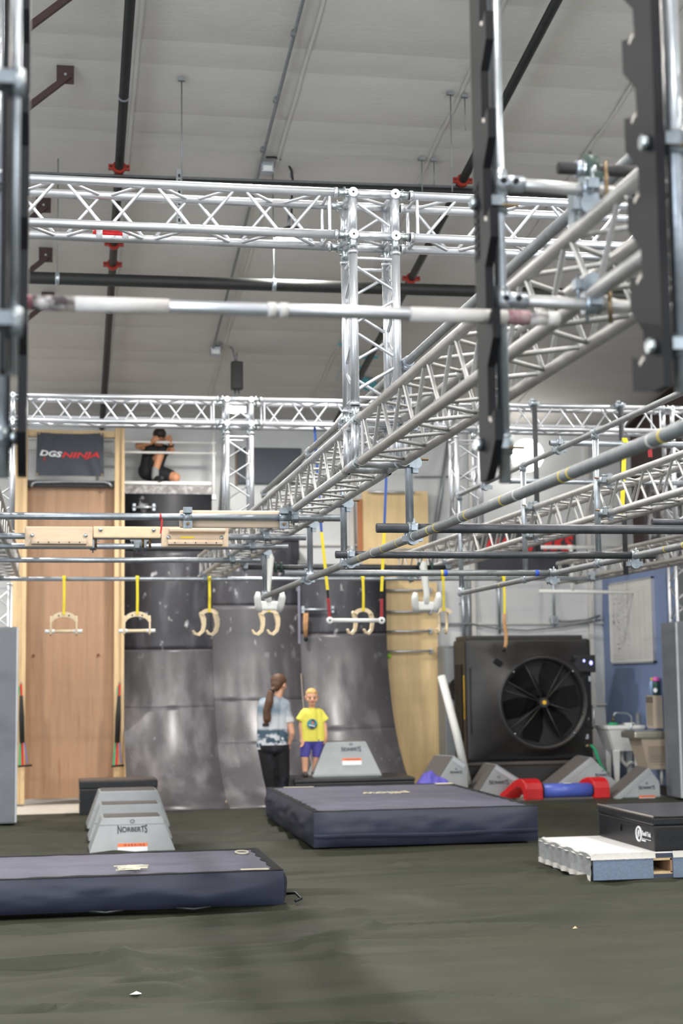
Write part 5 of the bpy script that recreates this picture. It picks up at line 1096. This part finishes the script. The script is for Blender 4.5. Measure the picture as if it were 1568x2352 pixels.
t = thing('water_bottle', 'dark green bottle with a pink lid on the bottle filler', 'bottle', (7.93, 19.78, 1.30)); part(MB().lathe([(0, 0), (.045, 0), (.047, .17), (.04, .19), (.0, .19)], (7.93, 19.78, 1.30), (0, 0, 1), 16), 'body', M('dark_green', (46,84,76), .45), t); part(MB().lathe([(0, 0), (.048, 0), (.048, .03), (.03, .06), (0, .06)], (7.93, 19.78, 1.49), (0, 0, 1), 16), 'lid', M('hot_pink', (238,110,190), .4), t); part(MB().cyl((7.90, 19.735, 1.37), (7.893, 19.73, 1.37), .03, 14), 'round_sticker', LABELW, t)
# litter on the cover
for px, py, s, lab in ((313, 2283, .035, 'small scrap of white paper on the dark floor cover'), (1321, 2142, .02, 'tiny tan chip on the dark floor cover')):
    p = at(px, py, Z=-.03); p.z = floor_h(p.x, p.y)+.002; one(MB().add([(p.x-s, p.y, p.z+.004), (p.x, p.y-s*.5, p.z+.006), (p.x+s, p.y+.01, p.z+.003), (p.x+.1*s, p.y+s*.7, p.z+.012), (p.x, p.y, p.z+.02)], [(0,1,4), (1,2,4), (2,3,4), (3,0,4), (3,2,1,0)]), 'paper_scrap', LABELW if s > .03 else PINE, lab, 'litter')
# ================================================================== people
def blob(name, caps, mat, voxel=.009, it=5, cuts=()):
    """one continuous surface grown round tapered limbs; a cap is (p, q, r0, r1, flat_end) or (centre, radii)"""
    mb = MB()
    for c in caps:
        if len(c) == 2: mb.sph(c[0], c[1], 18, 12); continue
        p, q, r0, r1 = c[:4]; flat = len(c) > 4 and c[4]
        mb.cyl(p, q, r0, 16, r1)
        mb.sph(p, r0, 16, 10)
        if not flat: mb.sph(q, r1, 16, 10)
    me = mb.mesh(name, None); fixn(me)
    o = bpy.data.objects.new('tmp', me); COL.objects.link(o)
    m1 = o.modifiers.new('r', 'REMESH'); m1.mode = 'VOXEL'; m1.voxel_size = voxel
    m2 = o.modifiers.new('s', 'SMOOTH'); m2.iterations = it; m2.factor = .5
    dg = bpy.context.evaluated_depsgraph_get(); out = bpy.data.meshes.new_from_object(o.evaluated_get(dg)); bpy.data.objects.remove(o); bpy.data.meshes.remove(me)
    if cuts:
        bm = bmesh.new(); bm.from_mesh(out)
        for co, no in cuts: bmesh.ops.bisect_plane(bm, geom=bm.verts[:]+bm.edges[:]+bm.faces[:], plane_co=co, plane_no=no, clear_outer=True)
        bm.to_mesh(out); bm.free()
    out.materials.clear(); out.materials.append(mat); out.name = name
    out.polygons.foreach_set('use_smooth', [True]*len(out.polygons)); return out
def hand(w, d, side, s=1., curl=.5):
    """palm and five fingers: w wrist, d pointing down the hand, side toward the thumb"""
    w = Vector(w); d = Vector(d).normalized(); side = Vector(side); side = (side-d*side.dot(d)).normalized(); n = d.cross(side).normalized()
    k = w+d*.085*s; caps = [(w, w+d*.05*s, .024*s, .030*s), (k-side*.022*s, k+side*.022*s, .017*s, .017*s), (w+d*.045*s-side*.015*s, w+d*.045*s+side*.015*s, .022*s, .022*s)]
    for i, (off, L) in enumerate(((.031, .068), (.011, .078), (-.010, .072), (-.029, .056))):
        a = k+side*off*s; b = a+(d*math.cos(curl*.5)+n*math.sin(curl*.5))*L*.5*s; c = b+(d*math.cos(curl*1.6)+n*math.sin(curl*1.6))*L*.5*s
        caps += [(a, b, .0098*s, .009*s), (b, c, .009*s, .0078*s)]
    a = w+d*.03*s+side*.026*s; b = a+(side*.7+d*.8).normalized()*.035*s; c = b+(side*.15+d).normalized()*.03*s
    caps += [(a, b, .013*s, .011*s), (b, c, .011*s, .009*s)]
    return caps
SKIN = M('skin', (218,164,134), .5, 0, var=.05, vs=6); SKIN2 = M('skin_tan', (200,142,106), .5, 0, var=.06, vs=6)
EYEM = M('eye_dark', (40,30,26), .3); LIP = M('lip', (176,96,88), .5)
def person(label, loc): return thing('person', label, 'person', loc)
def attach(name, me, parent): o = bpy.data.objects.new(name, me); COL.objects.link(o); o.parent = parent; o.location = -Vector(parent.location); return o
def head_caps(c, fwd, s=1.):
    """skull, jaw, nose, ears for a head at c looking along fwd (any tilt); s=1: adult"""
    f = Vector(fwd).normalized(); up = Vector((0, 0, 1)); up = (up-f*up.dot(f)).normalized(); r = f.cross(up)
    c = Vector(c); P = lambda a, b, d: c+r*a*s+f*b*s+up*d*s
    caps = [(P(0, -.012, .028), P(0, .012, .03), .083*s, .08*s), (P(0, .03, -.02), P(0, .045, -.065), .066*s, .045*s), (P(-.02, .055, -.078), P(.02, .055, -.078), .026*s, .026*s), (P(0, .088, .012), P(0, .106, -.018), .010*s, .015*s), (P(-.05, .05, -.02), P(.05, .05, -.02), .03*s, .03*s), (P(0, .07, .035), P(0, .078, .02), .022*s, .02*s)]
    for sg in (-1, 1): caps += [(P(sg*.080, -.005, .012), P(sg*.084, -.014, -.022), .018*s, .011*s)]
    return caps, P, r, f, up

# ---------------- woman with the ponytail, seen from behind
Y0 = 18.62; W = lambda x, y, d=0.: at(x, y, Y=Y0+d)
wm = person('woman in white and blue grey T-shirt with long brown ponytail, seen from behind', (W(630, 1700).x, Y0, 0))
hc = W(640, 1573); fw = Vector((.62, .78, -.12)); hcaps, HP, hr, hf, hu = head_caps(hc, fw)
wr = W(667, 1699, -.02)
wl = W(655, 1702, .26)
body = hcaps+[(W(641, 1588, -.01), W(638, 1603, -.02), .048, .052), (W(636, 1616), W(630, 1690), .06, .07), (W(661, 1640, -.02), W(670, 1683, -.05), .045, .038), (W(670, 1683, -.05), W(668, 1697, -.02), .038, .028),
    (W(600, 1640, .03), W(598, 1680, .06), .042, .038), (W(598, 1680, .06), W(625, 1702, .22), .036, .028), (W(612, 1722), W(619, 1788), .065, .05), (W(619, 1788), (W(630, 1860).x, Y0+.02, .1), .048, .038), (W(645, 1720), W(650, 1786, .02), .065, .05), (W(650, 1786, .02), (W(646, 1860).x, Y0+.08, .1), .048, .038), (W(612, 1712), W(643, 1712), .07, .07)]
body += hand(wr, W(661, 1712, .04)-wr, Vector((0, .2, 1)), 1.0, .7)+hand(W(625, 1702, .22), Vector((1, .2, -.1)), Vector((0, 0, 1)), 1., .6)
attach('body', blob('body', body, SKIN, .008, 4), wm)
SHIRT = M('tee_white_grey', (206,208,212), .7, 0, var=.06, vs=5, bump=.2, bs=9)
overlay(SHIRT, (128,146,160), 2.4, .40, .52, zrange=(1.12, 1.2, 1.6, 1.62)); overlay(SHIRT, (66,88,104), 6, .40, .50, stretch=(1,1,2.2), zrange=(.84, .87, .97, 1.0)); overlay(SHIRT, (60,84,98), 9, .52, .57, zrange=(.76, .78, .9, .93))
zl, zr = W(592, 1721).z, W(657, 1711).z
shirt = [(W(609, 1620, -.0), W(607, 1735), .092, .098), (W(646, 1620), W(642, 1730), .095, .095), (W(628, 1616, -.02), W(624, 1735), .105, .115), (W(606, 1616), W(652, 1618), .072, .075), (W(640, 1606, -.01), W(638, 1616), .058, .075),
    (W(653, 1619), W(662.5, 1658, -.02), .064, .066, True), (W(603, 1619), W(600, 1655, .02), .058, .06, True)]
nrm = Vector((-(zl-zr)/(W(657, 1711).x-W(592, 1721).x)*-1, 0, -1)).normalized()
attach('t_shirt', blob('t_shirt', shirt, SHIRT, .009, 5, cuts=[((W(592, 1721).x, Y0, zl), ((zl-zr)/(W(592, 1721).x-W(657, 1711).x), 0, -1))]), wm)
attach('sleeve_cuff', blob('sleeve_cuff', [(W(661, 1647, -.018), W(663.2, 1660, -.022), .069, .070, True)], M('cuff_white', (222,222,220), .7), .008, 2, cuts=[(W(661, 1647, -.018), (-.05, 0, 1))]), wm)
PANT = M('black_leggings', (18,19,22), .8, 0, rgb2=(62,64,78), vs=5, band=(.56, .8))
pants = [(W(611, 1712), W(643, 1712), .105, .105), (W(613, 1716, -.03), W(640, 1716, -.03), .10, .10), (W(611, 1722), W(619, 1788), .102, .076), (W(619, 1788), (W(630, 1862).x, Y0+.02, .09), .074, .058), (W(645, 1720), W(650, 1786, .02), .106, .08), (W(650, 1786, .02), (W(646, 1862).x, Y0+.08, .09), .078, .06)]
attach('trousers', blob('trousers', pants, PANT, .009, 5, cuts=[((0, 0, zl+.05), (0, 0, 1))]), wm)
for x_, d in ((630, .02), (646, .08)): X_ = W(x_, 1862).x; attach('shoe', blob('shoe', [((X_, Y0+d-.03, .05), (X_+.05, Y0+d+.12, .04), .05, .04)], BLACKV, .01, 3, cuts=[((0, 0, .004), (0, 0, -1))]), wm)
HAIRB = M('brown_hair', (92,62,40), .55, 0, var=.35, vs=22, stretch=(3,3,.4), bump=.3, bs=60)
hair = [(HP(0, -.022, .045), HP(0, .02, .055), .092, .082), (HP(-.0, -.05, .0), HP(0, -.06, -.03), .07, .055), (HP(-.055, -.005, .03), HP(-.05, .02, .05), .04, .04), (HP(.055, -.005, .03), HP(.05, .02, .05), .04, .04)]
tail = [W(627, 1584, -.09), W(621, 1592, -.13), W(618, 1612, -.15), W(612, 1632, -.15), W(613.5, 1650, -.14), W(610, 1663, -.13)]
for a_, b_, r0, r1 in zip(tail[:-1], tail[1:], (.03, .040, .050, .044, .050), (.040, .050, .044, .050, .02)): hair.append((a_, b_, r0, r1))
attach('hair', blob('hair', hair, HAIRB, .008, 3), wm)
attach('hair_tie', MB().lathe([(.03, -.01), (.038, 0), (.03, .01)], tail[1]+Vector((.015, 0, .02)), (tail[0]-tail[1]), 14).mesh('hair_tie', BLACKP), wm)
q = W(610, 1665, -.11); attach('shirt_print', MB().box(q, (.075, .012, .035)).mesh('shirt_print', INK), wm)
for sg in (-1, 1): attach('eye', MB().sph(HP(sg*.032, .078, .012), (.014, .014, .008), 10, 6).mesh('eye', EYEM), wm)
attach('mouth', MB().sph(HP(0, .092, -.052), (.024, .012, .008), 10, 6).mesh('mouth', LIP), wm)

# ---------------- boy on the platform
Y0 = 18.92; PZ = .392; B = lambda x, y, d=0.: at(x, y, Y=Y0+d)
by = person('small blond boy in yellow T-shirt and purple shorts on the black platform', (B(716, 1700).x, Y0, PZ))
s = .88; hc = B(715.5, 1603, -.02); hcaps, HP, hr, hf, hu = head_caps(hc, (-.05, -1, -.12), s)
lf = Vector((B(700, 1770).x, Y0-.02, PZ+.055)); rf = Vector((B(722, 1770).x, Y0+.02, PZ+.055))
wl_, wr_ = B(693, 1698, -.04), B(748.5, 1690, -.03)
body = hcaps+[(B(716, 1618), B(716, 1632), .038, .042), (B(716, 1640), B(716, 1700), .075, .078), (B(700, 1637), B(732, 1637), .05, .05),
    (B(697, 1640), B(690.5, 1668, -.01), .034, .029), (B(690.5, 1668, -.01), wl_, .028, .021), (B(736, 1640), B(746, 1668, -.01), .034, .029), (B(746, 1668, -.01), wr_, .028, .021),
    (B(703, 1705), B(700, 1742, -.02), .055, .042), (B(700, 1742, -.02), lf, .043, .032), (B(729, 1705), B(726, 1742), .055, .042), (B(726, 1742), rf, .041, .032)]
body += hand(wl_, B(694, 1712, -.07)-wl_, Vector((.5, -.8, 0)), .72, .5)+hand(wr_, B(748, 1704, -.05)-wr_, Vector((-.5, -.8, 0)), .72, .6)
attach('body', blob('body', body, SKIN, .0065, 3), by)
TEE = M('yellow_tee', (232,222,92), .7, 0, var=.05, vs=6, bump=.2, bs=10)
tee_ = [(B(703, 1640), B(704, 1716), .072, .088), (B(729, 1640), B(733, 1716), .072, .088), (B(716, 1640, -.02), B(717, 1716, -.02), .08, .09), (B(700, 1636), B(732, 1636), .05, .05), (B(716, 1630), B(716, 1640), .045, .06),
    (B(698, 1638), B(687, 1656, -.01), .05, .052, True), (B(735, 1638), B(747.5, 1656, -.01), .05, .052, True)]
ts = attach('t_shirt', blob('t_shirt', tee_, TEE, .0075, 4, cuts=[((0, 0, B(716, 1702).z), (0, 0, -1))]), by)
attach('shorts', blob('shorts', [(B(704, 1700), B(730, 1700), .085, .085), (B(703, 1704), B(699.5, 1739, -.01), .078, .058, True), (B(730, 1704), B(727, 1739, .0), .078, .056, True)], M('purple_shorts', (82,78,160), .7, 0, var=.1, vs=8), .008, 3, cuts=[((0, 0, B(716, 1696).z), (0, 0, 1))]), by)
for f_ in (lf, rf): attach('shoe', blob('shoe', [(f_+Vector((0, .03, -.02)), f_+Vector((-.01, -.11, -.028)), .035, .032)], M('grey_shoe', (52,49,46), .6), .008, 3, cuts=[((0, 0, PZ+.002), (0, 0, -1))]), by)
BLOND = M('blond_hair', (206,168,104), .6, 0, var=.25, vs=30, bump=.3, bs=70)
attach('hair', blob('hair', [(HP(0, -.02, .052), HP(0, .008, .066), .085*s, .074*s), (HP(-.045, .0, .06), HP(-.035, .045, .088), .04*s, .026*s), (HP(.045, .0, .06), HP(.035, .045, .088), .04*s, .026*s), (HP(-.03, .05, .088), HP(.03, .05, .088), .024*s, .024*s), (HP(0, -.045, .0), HP(0, -.05, -.03), .066*s, .05*s)], BLOND, .0065, 2), by)
for sg in (-1, 1):
    attach('eye', MB().sph(HP(sg*.031, .082, .004), (.0125, .007, .0085), 10, 6).mesh('eye', EYEM), by); attach('eyebrow', MB().box(HP(sg*.032, .087, .026), (.028, .008, .006)).mesh('eyebrow', M('brow', (150,112,72), .7)), by)
attach('mouth', MB().sph(HP(0, .090, -.052), (.024, .008, .007), 10, 6).mesh('mouth', LIP), by)
pc = B(717, 1663, -.118)
attach('shirt_print', MB().cyl(pc+Vector((0, .02, 0)), pc+Vector((0, -.004, 0)), .062, 26).mesh('shirt_print', M('teal_print', (62,142,156), .6, rgb2=(40,52,58), vs=14, band=(.5, .58))), by)
attach('shirt_print', MB().box(pc+Vector((.005, -.006, .015)), (.03, .004, .03), Matrix.Rotation(.6, 3, 'Y')).mesh('shirt_print', M('coral_print', (200,120,100), .6)), by)
attach('shirt_print', MB().box(pc+Vector((-.005, -.006, -.02)), (.075, .004, .012), Matrix.Rotation(.25, 3, 'Y')).mesh('shirt_print', PRINTW), by)

# ---------------- man crouching on the deck
Y0 = 21.42; DZ = 4.312; G = lambda x, y, d=0.: at(x, y, Y=Y0+d)
mn = person('dark-haired man in black T-shirt and shorts crouching on the high deck', (G(355, 1090).x, Y0, DZ))
hc = G(366, 1006, -.04); hcaps, HP, hr, hf, hu = head_caps(hc, (.25, -1, -.32))
RY_ = YV-.06; hl = at(353, 1014, Y=RY_-.02); hrr = at(392, 1010, Y=RY_-.02)
el, er = G(317, 1024, -.06), G(394, 1037, -.06)
knee = G(366.5, 1046, -.14); ank = G(356, 1085, -.12); k2 = G(403, 1090, -.10); k2.z = DZ+.07
hip = G(342, 1078, .10)
body = hcaps+[(G(362, 1016), G(358, 1028, .02), .055, .06), (G(356, 1035, .03), G(343, 1075, .08), .08, .09), (G(338, 1028, .02), el, .055, .045), (el, hl+Vector((-.03, .03, -.01)), .042, .03), (G(378, 1032, .02), er, .055, .045), (er, hrr+Vector((.005, .03, -.03)), .042, .03),
    (hip, knee, .075, .062), (knee, ank, .060, .042), (ank, Vector((ank.x, ank.y, DZ+.06)), .042, .045), (hip+Vector((.06, 0, -.03)), k2, .075, .068), (k2, k2+Vector((-.12, .36, -.01)), .058, .045)]
body += hand(hl+Vector((-.03, .03, .0)), Vector((.5, -.7, .4)), Vector((0, 0, -1)), 1., 1.1)+hand(hrr+Vector((0, .03, -.02)), Vector((-.3, -.6, .6)), Vector((-1, 0, 0)), 1., 1.1)
attach('body', blob('body', body, SKIN2, .0085, 4), mn)
BTEE = M('black_tee', (22,22,25), .75, 0, var=.1)
attach('t_shirt', blob('t_shirt', [(G(345, 1034, .02), G(338, 1082, .08), .105, .115), (G(370, 1036, .02), G(352, 1082, .06), .10, .12), (G(340, 1030, .02), G(378, 1033, .02), .075, .075), (G(338, 1029, .02), G(329, 1026, -.01), .07, .066, True), (G(377, 1033, .02), G(387, 1036, -.02), .068, .066, True)], BTEE, .009, 5), mn)
attach('shorts', blob('shorts', [(hip, hip.lerp(knee, .72), .125, .09, True), (hip+Vector((.05, 0, -.03)), (hip+Vector((.06, 0, -.03))).lerp(k2, .84), .125, .09, True), (hip+Vector((-.02, .02, -.02)), hip+Vector((.03, 0, -.04)), .135, .13)], M('black_shorts', (28,29,33), .7, 0, var=.12), .009, 4, cuts=[((0, 0, DZ+.003), (0, 0, -1))]), mn)
attach('hair', blob('hair', [(HP(0, -.02, .05), HP(0, .025, .065), .092, .082), (HP(0, -.05, .0), HP(0, -.06, -.02), .068, .055), (HP(-.045, .02, .075), HP(.045, .02, .075), .04, .04)], M('dark_hair', (44,32,27), .6, 0, var=.3, vs=30), .008, 2), mn)
for sg in (-1, 1): attach('eye', MB().sph(HP(sg*.032, .082, .008), (.013, .008, .007), 10, 6).mesh('eye', EYEM), mn)
attach('mouth', MB().sph(HP(0, .094, -.052), (.022, .01, .007), 10, 6).mesh('mouth', LIP), mn)
attach('watch', MB().lathe([(.034, -.018), (.04, -.016), (.04, .016), (.034, .018)], hrr.lerp(er, .28)+Vector((.003, .025, -.02)), er-hrr, 16).mesh('watch', BLACKP), mn)
attach('sock', blob('sock', [(G(357, 1077, -.125), Vector((ank.x, ank.y, DZ+.07)), .05, .052)], M('grey_sock', (140,142,142), .8), .008, 2), mn)
attach('shoe', blob('shoe', [(Vector((ank.x, ank.y+.03, DZ+.045)), Vector((ank.x+.08, ank.y-.13, DZ+.035)), .05, .042)], M('black_trainer', (34,34,38), .6, rgb2=(150,146,146), vs=14, band=(.6, .68)), .008, 3, cuts=[((0, 0, DZ+.002), (0, 0, -1))]), mn)
